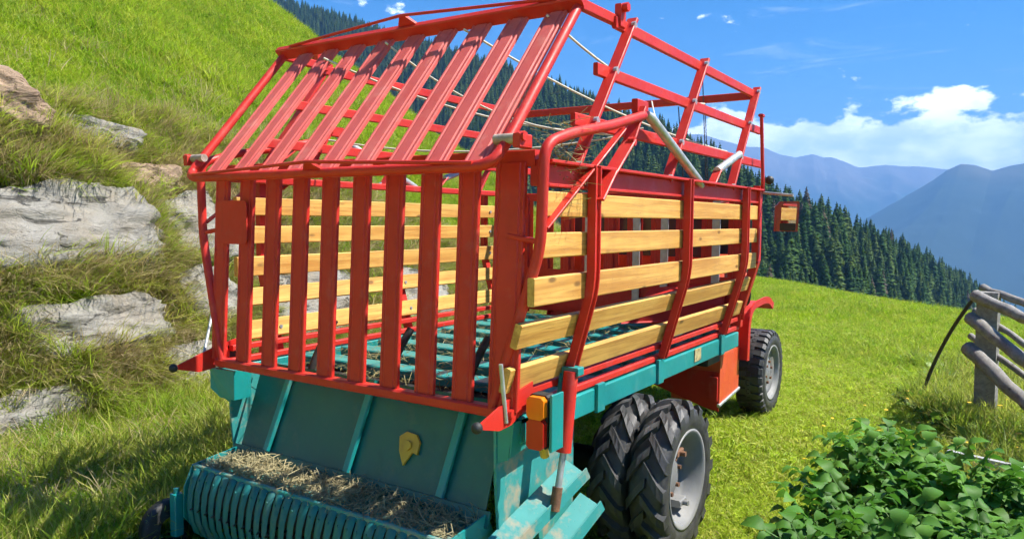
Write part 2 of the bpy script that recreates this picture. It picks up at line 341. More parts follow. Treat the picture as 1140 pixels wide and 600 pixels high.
mountain('valley_mountain', M2, -650, 85, 5.1, (.025, .04, .015), (.09, .085, .045), 2600)

# haze: one closed box of even, thin, pale air round everything but the sky
def haze():
    me = MB().box((0, 1200, 290), (23000, 24600, 1980), 0).mesh('haze', [])
    m, nt, N, L, out = new_mat('valley_haze'); v = N.new('ShaderNodeVolumePrincipled'); v.inputs['Color'].default_value = (.20, .48, 1.0, 1); v.inputs['Density'].default_value = 1.55e-4; v.inputs['Anisotropy'].default_value = 0
    L.new(v.outputs[0], out.inputs['Volume']); me.materials.append(m)
    o = link('haze', me); o['kind'] = 'stuff'; o['label'] = 'thin blue summer haze filling the valley air'
haze()

# ------------------------------------------------------------------ the hay loader vehicle
V = empty('hay_loader_vehicle')
tag(V, 'red and teal self-loading hay vehicle with wooden side boards parked on the meadow', 'hay loader')
SX = (1, -1)
# --- bed: chassis beams, rails, cross members, floor
for s in SX:
    b = MB(); b.bar((s*.868, .30, .797), (s*.868, 3.09, .785), .044, .105, c=.006)
    for y in (.95, 1.66, 2.71): b.box((s*.895, y, .80), (.018, .07, .13), .003)
    beam = b.build('chassis_beam', TEAL, V)
    MB().bar((s*.862, .22, .872), (s*.862, 3.13, .862), .036, .03).build('lower_side_rail', RED, V)
    MB().bar((s*.868, .30, .936), (s*.868, 3.13, .925), .034, .03).build('upper_side_rail', RED, V)
MB().prism([(.8925, 2.20, .765), (.8925, 2.31, .765), (.8925, 2.31, .84), (.8925, 2.20, .84)], (.003, 0, 0)).build('label_plate', simple('label_plate_print', (.40, .33, .16), .5, 0, .75, 45, 0), beam if False else V)
for y in (.62, 1.25, 2.0, 2.75): MB().bar((-.84, y, .765), (.84, y, .765), .07, .06).build('cross_member', DARK, V)
fl = MB().box((0, 1.75, .795), (1.66, 2.62, .012)).build('bed_floor', DARK, V)
fs = MB().bar((-.80, 0, 0), (.80, 0, 0), .125, .05, c=.006).mesh('floor_slat', TEAL)
for k in range(8): link('floor_slat', fs, fl, (0, .74+k*.31, .832))
# --- side posts and boards
def side_x(z): return 1.0 if z > 1.33 else 1.0 - (1.33-z)*.283
for s in SX:
    for y in (.62, 1.69, 2.73):
        sec = [(-.025, -.018), (.025, -.018), (.025, .018), (.017, .018), (.015, .008), (-.015, .008), (-.017, .018), (-.025, .018)]
        pts = fillet([(s*1.022, y, 1.815), (s*1.022, y, 1.33), (s*.895, y, .87)], .07, 4)
        p = MB().section(pts, sec, (s, 0, 0)); 
        p.build('side_post', RED, V)
    for z, hh in ((1.658, .094), (1.506, .094), (1.335+.003, .104), (1.178, .094), (1.010, .098)):
        xo = side_x(z)-.019; tilt = Vector((s*.283, 0, 1)) if z < 1.3 else Vector((0, 0, 1))
        y0 = (.27 if z > 1.4 else .21 if z > 1.3 else .18) if s > 0 else .42
        bd = MB().bar((0, y0, 0), (0, 3.09, 0), .030, hh, tilt, c=.004)
        bd.build('side_board', WOOD, V, (s*xo, 0, z))
        if s < 0:
            for y in (.62, 1.69, 2.73): MB().bolt((s*(xo-.014), y, z), (-s, 0, 0), .011, .008).build('bolt', STEEL, V)
# top channel rails along the box
for s in SX:
    t = MB()
    if s > 0:
        t.bar((.962, .27, 1.765), (.962, 3.10, 1.765), .05, .085, c=.006); t.bar((.985, .30, 1.728), (.985, 3.10, 1.728), .03, .012, c=.002)
        t.bar((.985, .27, 1.812), (.985, 3.14, 1.812), .09, .012, c=.002)
    else: t.bar((-.962, .27, 1.80), (-.962, 3.10, 1.80), .05, .04, c=.006)
    tr = t.build('top_rail', RED, V)
# --- headboard towards the cab
hb = MB(); hb.bar((-1.0, 3.12, 1.78), (1.0, 3.12, 1.78), .05, .06); hb.bar((-.90, 3.12, .90), (.90, 3.12, .90), .05, .06)
for s in SX: hb.bar((s*.985, 3.12, 1.33), (s*.985, 3.12, 1.84), .05, .06, (0, 1, 0)); hb.bar((s*.985, 3.12, 1.33), (s*.86, 3.12, .89), .05, .06, (0, 1, 0))
HB = hb.build('headboard', RED, V)
pm = MB().section([(0, 0, 0), (0, 0, .86)], [(-.062, 0), (-.03, 0), (-.02, -.014), (.02, -.014), (.03, 0), (.062, 0), (.062, .004), (-.062, .004)], (0, 1, 0)).mesh('panel', RED)
for k in range(10): link('panel', pm, HB, (-.86+k*.191, 3.10, .92))
for x in (-.28, .12, .34, .72): MB().box((x, 3.075, 1.34), (.055, .012, .80), .003).build('upright', STEEL, HB)
MB().box((0, 3.09, 1.06), (1.72, .006, .30)).build('lower_sheet', RED, HB)
MB().prism([(.25, 2.55, .90), (.80, 3.0, .93), (.80, 3.06, 1.17), (.25, 3.06, 1.10)], (0, .012, .01)).build('feed_chute', RED, V)

# --- tailgate
GY0, GY1 = .215, .262
def gy(z): return GY0 + (GY1-GY0)*(z-.885)/(1.80-.885)
g = MB(); g.bar((-.85, GY0, .882), (.85, GY0, .882), .052, .042, c=.008)
g.bar((-.92, GY1+.02, 1.825), (.96, GY1+.02, 1.825), .04, .06, c=.004)
G = g.build('tailgate', RED, V)
def slat_mesh(w, L_, name, upv=(0, -1, 0), mat=RED):
    h = w/2; sec = [(-h, -.012), (-h, .002), (-h+.003, .005), (-h+.010, .005), (-h+.014, .0015), (-h+.020, .0015), (-h+.025, .006), (h-.025, .006), (h-.020, .0015), (h-.014, .0015), (h-.010, .005), (h-.003, .005), (h, .002), (h, -.012)]
    return MB().section([(0, 0, 0), L_], sec, upv).mesh(name, mat)
d = Vector((0, GY1-GY0, 1.80-.885))
sm = slat_mesh(.098, d, 'slat'); smw = slat_mesh(.132, d, 'slat')
for k in range(10):
    x = -.85 + .190*k
    link('slat', smw if k == 9 else sm, G, (x, GY0-.004, .893))
# small plate over the two left slats
pp = fillet([(-.865, 0, 0), (-.865, 0, .105), (-.625, 0, .105), (-.625, 0, -.105), (-.865, 0, -.105), (-.865, 0, 0)], .03, 4)
MB().prism([(p.x, gy(1.57)-.030, 1.575+p.z) for p in pp], (0, .006, 0)).build('number_plate_holder', RED, G)
for s in SX:
    pts = [(s*.815, GY0-.005, .89), (s*1.0, .243, 1.50), (s*1.012, .243, 1.87), (s*1.02, .42, 1.925), (s*1.02, .76, 1.99), (s*1.02, 1.09, 2.07)]
    MB().tube(fillet(pts, .07, 5), .021, 12).build('gate_tube', RED, V)
    MB().bar((s*.995, .243, 1.52), (s*.86, .245, 1.54), .02, .02).build('gate_rung', RED, V)
    MB().bar((s*1.005, .262, 1.57), (s*1.028, .86, 1.985), .008, .035, (s, 0, 0), .002).build('gate_brace', RED, V)
    # rear brackets with ball ends
    bk = MB().prism([(s*.892, y, z) for y, z in ((.012, .886), (.012, .870), (.13, .838), (.21, .842), (.36, .90), (.36, .978), (.24, .955))], (s*.010, 0, 0))
    bk.tube([(s*.90, .20, .888), (s*.918, .20, .888)], .017, 12)
    bo = bk.build('rear_bracket', RED, V)
    MB().sphere((s*.897, .0, .878), .021).build('ball_end', BLACK, V)
    MB().tube([(s*.905, .17, .86), (s*.90, .14, 1.08)] if s > 0 else [(-.91, .16, .87), (-1.02, .30, 1.10)], .008, 8).build('latch_rod', STEEL, V)
    # linkage above the box
    lv = MB(); lv.bar((s*1.0, 1.10, 2.11), (s*1.0, .98, 1.94), .012, .06, (s, 0, 0)); lv.bar((s*1.0, .99, 1.95), (s*1.01, .74, 1.76), .012, .065, (s, 0, 0)); lv.bar((s*1.025, .76, 1.80), (s*1.03, .63, 1.68), .012, .06, (s, 0, 0))
    lv.bolt((s*1.0, .985, 1.945), (s, 0, 0), .02, .03); lv.box((s*.985, 1.13, 2.115), (.03, .12, .06))
    lv.build('gate_lever', RED, V)
    MB().tube([(s*1.005, 1.17, 2.09), (s*1.005, 1.21, 2.075), (s*1.005, 1.88, 1.815), (s*1.005, 1.94, 1.79)], [.012, .023, .023, .012], 14).build('spring_strut', STEEL, V)
    MB().tube([(s*1.0, 2.20, 1.89), (s*1.0, 2.62, 2.015)], .022, 14).build('spring_tube', STEEL, V)
    MB().bar((s*1.0, 2.10, 1.80), (s*1.0, 2.22, 1.90), .012, .05, (s, 0, 0)).build('strut_bracket', RED, V)

# --- folding lid
LH = Vector((0, .69-.08, 2.48-1.78)); LU = LH.normalized(); LN = Vector((0, -LU.z, LU.y))
lo = Vector((0, .08, 1.78))
pts = [(-.90, .69, 2.475), (-.90, .17, 1.875), (-.885, .085, 1.785), (.885, .085, 1.785), (.90, .17, 1.875), (.90, .69, 2.475)]
lid = MB().tube(fillet(pts, .09, 6), .021, 12)
ld = lid.build('lid', RED, V)
MB().bar((-.93, .685, 2.485), (.93, .685, 2.485), .038, .066, LN, c=.006).build('ridge_bar', RED, ld)
L0 = lo + LU*.015 - LN*.004
ls = slat_mesh(.100, LU*.885, 'slat', tuple(LN), FADED_SHEEN)
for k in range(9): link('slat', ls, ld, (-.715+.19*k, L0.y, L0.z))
for nm, c0, h0 in (('truss_rod', Vector((0, .685, 2.485))+LN*.035, .055), ('truss_rod', Vector((0, .085, 1.785))+LN*.02, .045)):
    MB().tube([c0+Vector((x, 0, 0))+LN*h0*(1-abs(x)/.82) for x in (-.82, -.4, 0, .4, .82)], .0075, 8).build(nm, RED, ld)
    MB().prism([c0+Vector((-.055, 0, 0)), c0+Vector((.055, 0, 0)), c0+Vector((.012, 0, 0))+LN*h0, c0+Vector((-.012, 0, 0))+LN*h0], LU*.012).build('gusset', RED, ld)
for s in SX:
    MB().tube([(s*.855, .16, 1.885), (s*.945, .16, 1.885)], .019, 12).build('hinge_sleeve', simple('worn_bare_hinge', (.38, .29, .24), .7, .2, .4, 30) if s > 0 else bpy.data.materials['worn_bare_hinge'], ld)
    hb_ = MB(); hb_.box((s*.965, .17, 1.875), (.03, .08, .05)); hb_.bolt((s*.96, .15, 1.89), (s, 0, 0), .018, .03); hb_.build('hinge_block', RED, ld)
    lk = MB(); lk.bar((s*.915, .68, 2.475), (s*.935, 1.02, 2.47), .03, .045); lk.box((s*.95, .98, 2.49), (.03, .05, .10)); lk.bolt((s*.96, .98, 2.525), (s, 0, 0), .02, .03)
    lk.build('lid_link', RED, V)

# --- upper cage
for s in SX:
    fr = MB()
    for y0, y1, z in ((.93, 3.17, 2.455), (.76, 3.26, 2.228), (.57, 3.32, 2.0)):
        fr.bar((s*.945, y0, z), (s*.945, y1, z), .022, .052, c=.004)
    cg = fr.build('cage_side', RED, V)
    pm_ = MB()
    pm_.bar((0, 0, 0), (0, .535, .70), .018, .052, (s, 0, 0), c=.003)
    for t in (.03, .30, .63, .955): pm_.bolt((s*.008, .535*t, .70*t), (s, 0, 0), .016, .018, 1)
    me = pm_.mesh('cage_post', [RED, STEEL])
    for y in (.54, 1.51, 2.56): link('cage_post', me, cg, (s*.967, y, 1.795))
MB().bar((-.945, 3.14, 2.455), (.945, 3.14, 2.455), .04, .05).build('cage_cross_bar', RED, V)
MB().bar((-.945, 2.02, 2.10), (.945, 2.02, 2.10), .02, .03).build('cage_cross_bar', RED, V) if False else None
rr = MB(); rr.tube([(1.0, 3.10, 2.30), (1.02, 3.12, 1.80)], .012, 10); rr.box((1.0, 3.10, 2.31), (.03, .05, .02)); rr.build('stay_rod', RED, V)
MB().sphere((1.05, 3.16, 1.88), .03).build('lever_knob', BLACK, V)
# ropes and wires
def sag(a, b, s, n=12): 
    a, b = Vector(a), Vector(b); return [a.lerp(b, k/n) - Vector((0, 0, s*4*(k/n)*(1-k/n))) for k in range(n+1)]
for a, b, s in (((-.5, .60, 2.40), (.93, 1.45, 2.02), .10), ((-.12, .64, 2.44), (.93, 1.30, 2.04), .16), ((.35, .64, 2.44), (.94, 2.56, 2.03), .06), ((.78, .64, 2.44), (.95, 2.1, 2.26), .09), ((-.9, 1.0, 2.05), (.9, 1.35, 2.03), .08), ((.85, 1.9, 2.06), (.2, 3.12, 2.47), .10)):
    MB().tube(sag(a, b, s), .0055, 6).build('rope', ROPE, V)
for x, y, z0, z1 in ((.93, 1.0, 2.0, 1.8), (.90, 2.2, 2.43, 1.8), (.6, 3.12, 2.43, 1.85), (.93, 1.75, 2.2, 1.8)):
    MB().tube([(x, y, z0), (x+.02, y+.05, z1)], .003, 5).build('wire', DARK, V)

# --- lower rear: slanted panel, side plates
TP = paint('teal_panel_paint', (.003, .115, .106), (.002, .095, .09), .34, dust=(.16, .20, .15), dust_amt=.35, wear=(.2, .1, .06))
PT, PB = Vector((0, .405, .865)), Vector((0, .25, .425)); pu = (PT-PB).normalized(); pn = Vector((0, -pu.z, pu.y))
rp = MB(); rp.prism([(-.75, PB.y, PB.z), (.75, PB.y, PB.z), (.75, PT.y, PT.z), (-.75, PT.y, PT.z)], -pn*.006)
rp.prism([PB+Vector((-.78, 0, 0))-pu*.02+pn*.004, PB+Vector((.78, 0, 0))-pu*.02+pn*.004, PB+Vector((.78, 0, 0))+pu*.045+pn*.004, PB+Vector((-.78, 0, 0))+pu*.045+pn*.004], pn*.012)
RP = rp.build('rear_panel', TP, V)
for x in (-.52, .02, .55):
    MB().bar(PB+Vector((x-.02, 0, 0))+pu*.05+pn*.018, PT+Vector((x+.02, 0, 0))+pn*.018, .036, .022, tuple(pn), .004).build('panel_rib', TEAL, RP)
for x in (-.44, .06, .5):
    MB().tube(fillet([(x, .40, .60), (x+.0, .42, .82), (x+.03, .50, 1.0), (x+.05, .56, 1.09)], .1, 4), .018, 8).build('stripper_arm', DARK, V)
bg = MB(); q = [(-.055, .03), (-.02, .055), (.035, .05), (.06, .02), (.058, -.03), (.03, -.025), (-.005, -.085), (-.04, -.03)]
bp = PB.lerp(PT, .47)+pn*.004
bg.prism([bp+Vector((.31+a, 0, 0))+pu*b for a, b in q], pn*.012); bg.bolt(bp+Vector((.315, 0, 0))+pn*.012, pn, .022, .012)
bg.build('latch_badge', YELLOW, RP)
for s in SX:
    sp = MB().prism([(s*.80, y, z) for y, z in ((.24, .845), (.86, .80), (.86, .28), (.52, .22), (.27, .36), (.245, .6))], (s*.012, 0, 0))
    SP = sp.build('side_plate', TEALD, V)
    sk = MB().prism([(s*.813, .245, .845), (s*.888, .245, .84), (s*.86, .25, .69), (s*.813, .25, .67)], (0, .008, 0)); sk.prism([(s*.884, .245, .84), (s*.884, .62, .84), (s*.884, .60, .76), (s*.866, .25, .70)], (s*.006, 0, 0)); sk.build('folded_flap', TEAL, V)
    for k, (a, b, w) in enumerate((((s*.93, .66, .565), (s*.83, .17, .34), .10), ((s*.97, .72, .415), (s*.91, .40, .24), .10))):
        dg = MB(); dg.bar(a, b, w, .006, (s*.35, -.6, .75), .001); dg.bar(Vector(a)+Vector((s*.05, .02, -.02)), Vector(b)+Vector((s*.05, .02, -.02)), .05, .006, (s*.9, -.2, .1), .001); dg.build('deflector_plate', TEALD, V)
    cy = MB(); cy.tube([(s*.945, .585, .985), (s*.945, .575, .93), (s*.945, .53, .665)], [.03, .031, .031], 14); cy.build('ram_cylinder', RED, V)
    ro = MB(); ro.tube([(s*.945, .53, .67), (s*.94, .49, .50)], .014, 10); ro.build('ram_rod', STEEL, V)
    MB().tube([(s*.94, .495, .53), (s*.94, .47, .44)], .022, 10).build('ram_clevis', RUST, V)
    lb = MB(); lb.box((s*.945, .60, .985), (.075, .05, .035)); lb.bar((s*.90, .60, .97), (s*.90, .57, .84), .02, .04); lb.build('ram_mount', TEAL, V)
# rear lamp on the right
lamp = MB().box((.965, .325, .845), (.078, .05, .205), .008).build('rear_lamp', BLACK, V)
MB().box((.965, .288, .900), (.074, .034, .085), .012).build('amber_lens', AMBER, lamp)
MB().box((.965, .288, .8), (.074, .034, .112), .012).build('red_lens', REDLENS, lamp)
MB().box((1.022, .335, .845), (.010, .085, .215), .002).build('lamp_plate', TEAL, lamp)
MB().tube([(.965, .33, .745), (.965, .35, .70)], .018, 8).build('lamp_socket', YELLOW, lamp)
lamp2 = MB().box((-.918, .325, .845), (.078, .05, .205), .008).build('rear_lamp', BLACK, V)
MB().box((-.918, .300, .845), (.074, .034, .19), .012).build('red_lens', REDLENS, lamp2)
MB().prism([(-.90, .20, .845), (-.90, .20, .745), (-.85, .22, .70), (-.74, .22, .70), (-.74, .22, .845)], (0, .10, 0)).build('corner_box', TEAL, V)

# --- pick-up drum
PU = empty('pickup'); PU.parent = V
tr = MB(); tr.prism([(-.75, .015, .418), (.75, .015, .418), (.75, .30, .385), (-.75, .30, .385)], (0, 0, .010)); tr.bar((-.755, .012, .42), (.755, .012, .42), .022, .035)
TR = tr.build('pickup_tray', TEALD, PU)
MB().lathe_x([(-.74, .12), (.74, .12)], 24, c=(0, .14, .25)).build('tine_drum', DARK, PU)
prof = [(.012, .425), (-.004, .418), (-.022, .385), (-.040, .33), (-.048, .26), (-.040, .19), (-.012, .12), (.04, .075), (.12, .06), (.22, .07)]
wd = [.046, .047, .046, .038, .031, .036, .044, .046, .046, .046]
vs = []; fs_ = []
for (y, z), w in zip(prof, wd): vs += [(-w/2, y, z), (-w/4, y-.009, z+.002), (w/4, y-.009, z+.002), (w/2, y, z)]
for i in range(len(prof)-1):
    for k in range(3): fs_.append((i*4+k, i*4+k+1, i*4+4+k+1, i*4+4+k))
bm_ = MB().add(vs, fs_, 0, True); bm_.bolt((0, -.03, .385), (0, -1, .2), .006, .006); bandme = bm_.mesh('stripper_band', paint('worn_shaded_teal_paint', (.006, .15, .14), (.004, .11, .11), .5, dust=(.20, .22, .16), dust_amt=.5, wear=(.15, .13, .1), wear_amt=.8))  # worn teal, darkened so the shade on the bands is in the colour
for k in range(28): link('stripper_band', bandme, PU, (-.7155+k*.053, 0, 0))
tn = MB()
for k in range(27):
    for a in (20, 75, 130): 
        an = math.radians(90+a); x = -.689+k*.053; tn.tube([(x, .14+.11*math.cos(an), .25+.11*math.sin(an)), (x, .14+.205*math.cos(an+.25), .25+.205*math.sin(an+.25))], .004, 5)
tn.build('tines', DARK, PU)['kind'] = 'stuff'
for s in SX:
    MB().prism([(s*.757, y, z) for y, z in ((.0, .435), (.25, .46), (.34, .30), (.25, .07), (.04, .07), (-.05, .20), (-.045, .34))], (s*.008, 0, 0)).build('pickup_cheek', TEAL, PU)
    gp = MB(); gp.bar((s*.815, -.05, .10), (s*.815, -.05, .30), .045, .045); gp.bolt((s*.815, -.05, .30), (0, 0, 1), .014, .025); gp.build('wheel_post', TEAL, PU)
    gw = MB(); gw.lathe_x([(-.03, .05), (-.03, .11), (-.022, .128), (.022, .128), (.03, .11), (.03, .05)], 28); GW = gw.build('guide_wheel', BLACK, PU, (s*.885, -.06, .128))

# --- wheels
def tyre_mesh(R, w, rr, lugs, name, style):
    b = MB(); h = w/2; rc = R-.028 if style == 'lug' else R-.012
    prof = [(-h*.80, rr), (-h*.96, rr+.03), (-h, (rr+R)/2), (-h*.94, R-.055), (-h*.80, rc-.008), (-h*.35, rc), (h*.35, rc), (h*.80, rc-.008), (h*.94, R-.055), (h, (rr+R)/2), (h*.96, rr+.03), (h*.80, rr)]
    b.lathe_x(prof, 56)
    def P(a, th, r): return (a, r*math.cos(th), r*math.sin(th))
    for k in range(lugs):
        for s in (-1, 1):
            t0 = 2*math.pi*(k + (0 if s > 0 else .5))/lugs; n = 4
            if style == 'lug':
                sw, th_w, tw0 = .36, .055/R, .040/R
                a0, a1 = -s*.008, s*h*1.0
            else:
                sw, th_w, tw0 = .04, .045/R, .045/R; a0, a1 = s*.012, s*h*.92
            vs = []; 
            for i in range(n+1):
                f = i/n; a = a0+(a1-a0)*f; th = t0 + sw*f**1.15; hw = (tw0*(1-f)+th_w*f)/2
                rt_ = R - (.030 if f > .9 else (.007 if f > .7 else 0)) if style == 'lug' else R - (.02 if f > .9 else 0); rb = rc-.012 if f < .8 else R-.085
                vs += [P(a, th-hw*1.35, rb), P(a, th-hw, rt_), P(a, th+hw, rt_), P(a, th+hw*1.35, rb)]
            fs = [(i*4+j, i*4+(j+1) % 4, (i+1)*4+(j+1) % 4, (i+1)*4+j) for i in range(n) for j in range(4)] + [(3, 2, 1, 0), tuple(n*4+j for j in range(4))]
            b.add(vs, fs, 0)
    if style != 'lug':
        for k in range(lugs*2):
            t0 = 2*math.pi*k/(lugs*2)
            b.add([P(a, t0+dt*.09, r) for a in (-.02+.012*(k % 2), .012+.012*(k % 2)) for dt, r in ((-.6, rc-.005), (-.5, R), (.5, R), (.6, rc-.005))], [(0, 1, 5, 4), (1, 2, 6, 5), (2, 3, 7, 6), (0, 3, 2, 1), (4, 5, 6, 7)], 0)
    return b.mesh(name, RUBBER)
def rim_mesh(w, rr, deep, name):
    h = w/2
    return MB().lathe_x([(h*.86, rr+.012), (h*.92, rr+.014), (h*.92, rr+.002), (h*.80, rr-.012), (h*.55, rr-.03), (h*.3, rr-.045), (h-deep+.03, rr-.05), (h-deep, rr-.065), (h-deep+.012, .11), (h-deep+.02, .085), (h-deep+.03, .05), (h-deep+.03, 0.001)], 44).mesh(name, RIM)
def wheel(x, y, R, w, rr, lugs, style, s, deep):
    o = empty('wheel', (x, y, R), (0, 0, 0 if s > 0 else math.pi)); o.parent = V
    link('tyre', tyre_mesh(R, w, rr, lugs, 'tyre', style) if (style, 't') not in CACHE else CACHE[(style, 't')], o); CACHE.setdefault((style, 't'), o.children[0].data)
    k = (style, deep); 
    if k not in CACHE: CACHE[k] = rim_mesh(w, rr, deep, 'rim')
    link('rim', CACHE[k], o)
    if 'nut' not in CACHE: CACHE['nut'] = MB().bolt((0, 0, 0), (1, 0, 0), .012, .022).mesh('wheel_nut', RUST)
    for a in range(6):
        t = a*math.pi/3+.3; link('wheel_nut', CACHE['nut'], o, (w/2-deep+.015, .085*math.cos(t), .085*math.sin(t)))
    return o
CACHE = {}
for s in SX:
    o = wheel(s*1.105, 1.32, .370, .178, .226, 16, 'lug', s, .112)
    for a, mt in ((1.75, RUST), (-1.35, RIM)):
        c = MB(); c.box((.015, .13*math.cos(a), .13*math.sin(a)), (.07, .085, .035), .006); c.bolt((.045, .13*math.cos(a), .13*math.sin(a)), (1, 0, 0), .014, .03); c.build('wheel_clamp', mt, o)
    wheel(s*.905, 1.32, .370, .178, .226, 16, 'lug', s, .10)
    wheel(s*.735, 4.25, .352, .235, .215, 30, 'road', s, .07)
MB().tube([(-1.0, 1.32, .37), (1.0, 1.32, .37)], .07, 14).build('axle', DARK, V); MB().tube([(-.7, 4.25, .35), (.7, 4.25, .35)], .06, 12).build('axle', DARK, V)
MB().box((0, 2.7, .60), (.34, 3.5, .22), .02).build('chassis_spine', DARK, V); MB().box((0, 1.32, .37), (.26, .30, .28), .06).build('gear_case', DARK, V)

# --- cab and front end
cb = MB(); cb.box((0, 3.72, .98), (1.26, .86, .70), .03); cb.box((0, 4.45, .88), (1.00, .62, .55), .06); CB = cb.build('cab_body', ORANGE, V)
cf = MB()
for x in (-.60, .60):
    for y in (3.36, 4.08): cf.bar((x, y, 1.3), (x*.96, y, 1.72), .05, .05)
cf.box((0, 3.72, 1.745), (1.26, .84, .05), .02); cf.build('cab_roof', RED, CB)
MB().box((0, 3.35, 1.52), (1.1, .012, .38)).build('rear_window', GLASS, CB); MB().box((0, 4.09, 1.52), (1.1, .012, .40)).build('windscreen', GLASS, CB)
MB().box((.765, 3.235, .95), (.02, .13, .72), .004).build('corner_panel', GREYP, CB)
MB().prism([(.80, 2.99, .675), (.80, 3.43, .675), (.80, 3.43, .375), (.80, 2.99, .335)], (-.35, 0, 0)).build('tool_box', ORANGE, V)
MB().bar((.80, 2.97, .328), (.80, 3.44, .368), .02, .02).build('tool_box_edge', STEEL, V)
up_ = MB(); up_.prism([(.30, 2.985, .56), (.795, 2.985, .56), (.795, 2.985, .285), (.70, 2.985, .30), (.30, 2.985, .42)], (0, .012, 0)); up_.box((.76, 2.975, .44), (.06, .02, .17)); up_.build('under_plate', RED, V)
MB().box((.5, 2.85, .67), (.6, .25, .06)).build('air_tank_bracket', DARK, V)
for s in SX:
    arc = fillet([(s*.735, 3.47, .575), (s*.735, 3.49, .95), (s*.735, 3.98, .975), (s*.735, 4.13, .90)], .16, 6)
    fe = MB().section(arc, [(-.006, -.125), (.006, -.125), (.006, .125), (-.006, .125)], (1, 0, 0)); fe.section([p+Vector((s*.122, 0, 0)) for p in arc], [(-.045, -.005), (.007, -.005), (.007, .005), (-.045, .005)] if True else [], (1, 0, 0)); fe.build('fender', RED, V)
MB().tube(fillet([(.86, 3.15, 1.20), (.93, 3.2, 1.12), (.90, 3.25, 1.0), (.84, 3.2, 1.04)], .05, 4), .014, 8).build('hose_loop', BLACK, V)
MB().tube([(.60, 3.38, 1.72), (.98, 3.20, 1.80), (1.215, 3.13, 1.775)], .009, 8).build('mirror_arm', STEEL, V)
mi = MB(); q = [(-.075, -.10), (-.07, .07), (-.045, .10), (.075, .10), (.08, .085), (.072, -.10)]
mi.prism([(1.180+a, 3.12, 1.635+b) for a, b in q], (-.02, .05, 0)); MI = mi.build('wing_mirror', simple('dark_red_plastic', (.28, .05, .035), .5, 0, .3, 20), V)
MB().prism([(1.180+.012+a*.66, 3.116, 1.635+.018+b*.68) for a, b in q], (0, .003, 0)).build('mirror_glass', MIRROR, MI)
MB().box((1.188, 3.116, 1.565), (.10, .006, .05), .002).build('mirror_foot', BLACK, MI)

# ------------------------------------------------------------------ rocks in the bank
def rock_mat(name, c1, c2, c3):
    m, nt, N, L, out = new_mat(name); b = N.new('ShaderNodeBsdfPrincipled'); L.new(b.outputs[0], out.inputs[0]); b.inputs['Roughness'].default_value = .9; b.inputs['Specular IOR Level'].default_value = .2
    g = N.new('ShaderNodeNewGeometry'); P = g.outputs['Position']
    lay = n_noise(N, L, n_map(N, L, P, (6, 5, 13), (.35, .2, 0)), 1.0, 10, .68, .5); big = n_noise(N, L, P, 3, 6, .65)
    c = n_mix(N, L, n_range(N, L, lay, .3, .7), c1, c2); c = n_mix(N, L, n_range(N, L, big, .45, .7, 0, .8), c, c3)
    cr = n_noise(N, L, n_map(N, L, P, (4, 2.2, 7), (.6, .3, 0)), 1.0, 7, .7, 1.2)
    ck = n_range(N, L, cr, .35, .42); 
    c = n_mix(N, L, n_range(N, L, cr, .345, .39, .8, 0), c, tuple(x*.25 for x in c1))
    L.new(c, b.inputs['Base Color'])
    ad = N.new('ShaderNodeMath'); ad.operation = 'ADD'; L.new(lay, ad.inputs[0]); L.new(ck, ad.inputs[1])
    L.new(n_bump(N, L, ad.outputs[0], .9, .05), b.inputs['Normal']); return m
GREYROCK = rock_mat('grey_schist', (.20, .19, .165), (.31, .295, .26), (.26, .215, .155))
TANROCK = rock_mat('tan_rock', (.26, .18, .12), (.36, .26, .18), (.22, .15, .10))
ROCKS = []
def rock(y, z, ly, lz, th, seed, label, mat=GREYROCK, dx=0.0, tilt=.0, lean=.55):
    bm = bmesh.new(); bmesh.ops.create_icosphere(bm, subdivisions=5, radius=1.0)
    for v in bm.verts:
        p = v.co.copy(); k = max(abs(p.x), abs(p.y), abs(p.z)); q = p.lerp(p/k*.86, .5)
        n1 = mnoise.fractal(p*1.3 + Vector((seed*7.1, 0, 0)), .9, 2.0, 5); c = mnoise.cell(Vector((p.y*2.2+seed, p.z*2.6+p.y*.6, seed)))
        n2 = mnoise.fractal(Vector((p.x*3+seed, p.y*2.5, p.z*11+p.y*3)), .8, 2.2, 4)
        v.co = q*(1 + .27*n1 + .06*n2) + Vector((.10*(c-.5), 0, 0))
        v.co = Vector((v.co.x*th/2, v.co.y*ly/2, v.co.z*lz/2))
    me = bpy.data.meshes.new('boulder'); bm.to_mesh(me); bm.free(); me.materials.append(mat)
    me.polygons.foreach_set('use_smooth', [True]*len(me.polygons))
    x = float(foot_x(y)) - z/1.45 + dx
    o = link('boulder', me, None, (x, y, z), (tilt, -lean, .05*math.sin(seed*3)))
    tag(o, label, 'rock', 'rocks in the grassy bank'); ROCKS.append((x, y, z, ly, lz, lean)); return o
rock(1.08, 1.46, 2.0, .92, .6, 1, 'large pale grey slab of rock in the middle of the left bank', tilt=.05)
rock(1.08, .66, 1.3, .56, .55, 2, 'grey cracked rock in the left bank directly below the largest slab', tilt=.08)
rock(.34, .06, 1.2, .62, .55, 3, 'low tan-grey rock at the foot of the bank at the left edge', tilt=.02)
rock(.92, 2.48, .95, .50, .7, 4, 'reddish tan angular boulder sticking out high on the left bank', TANROCK, .05, -.35)
rock(1.75, 2.32, 1.0, .36, .5, 5, 'small pale stone half buried right of the tan boulder', tilt=-.12)
rock(2.50, 1.42, .85, .9, .5, 6, 'grey rock beside the upper left corner of the tailgate', tilt=.1)
rock(2.30, .80, .75, .7, .5, 7, 'grey rock just left of the tailgate tube at mid height', tilt=.0)
rock(1.85, .20, .9, .6, .5, 8, 'low grey rock behind the left ball-ended bracket', tilt=.0)
rock(2.15, 1.93, .8, .4, .5, 9, 'small tan stone above and right of the largest slab', TANROCK, 0, -.1)
rock(3.60, .62, 1.5, .95, .45, 10, 'grey rock seen between the left gate slats behind the side boards', tilt=.1)
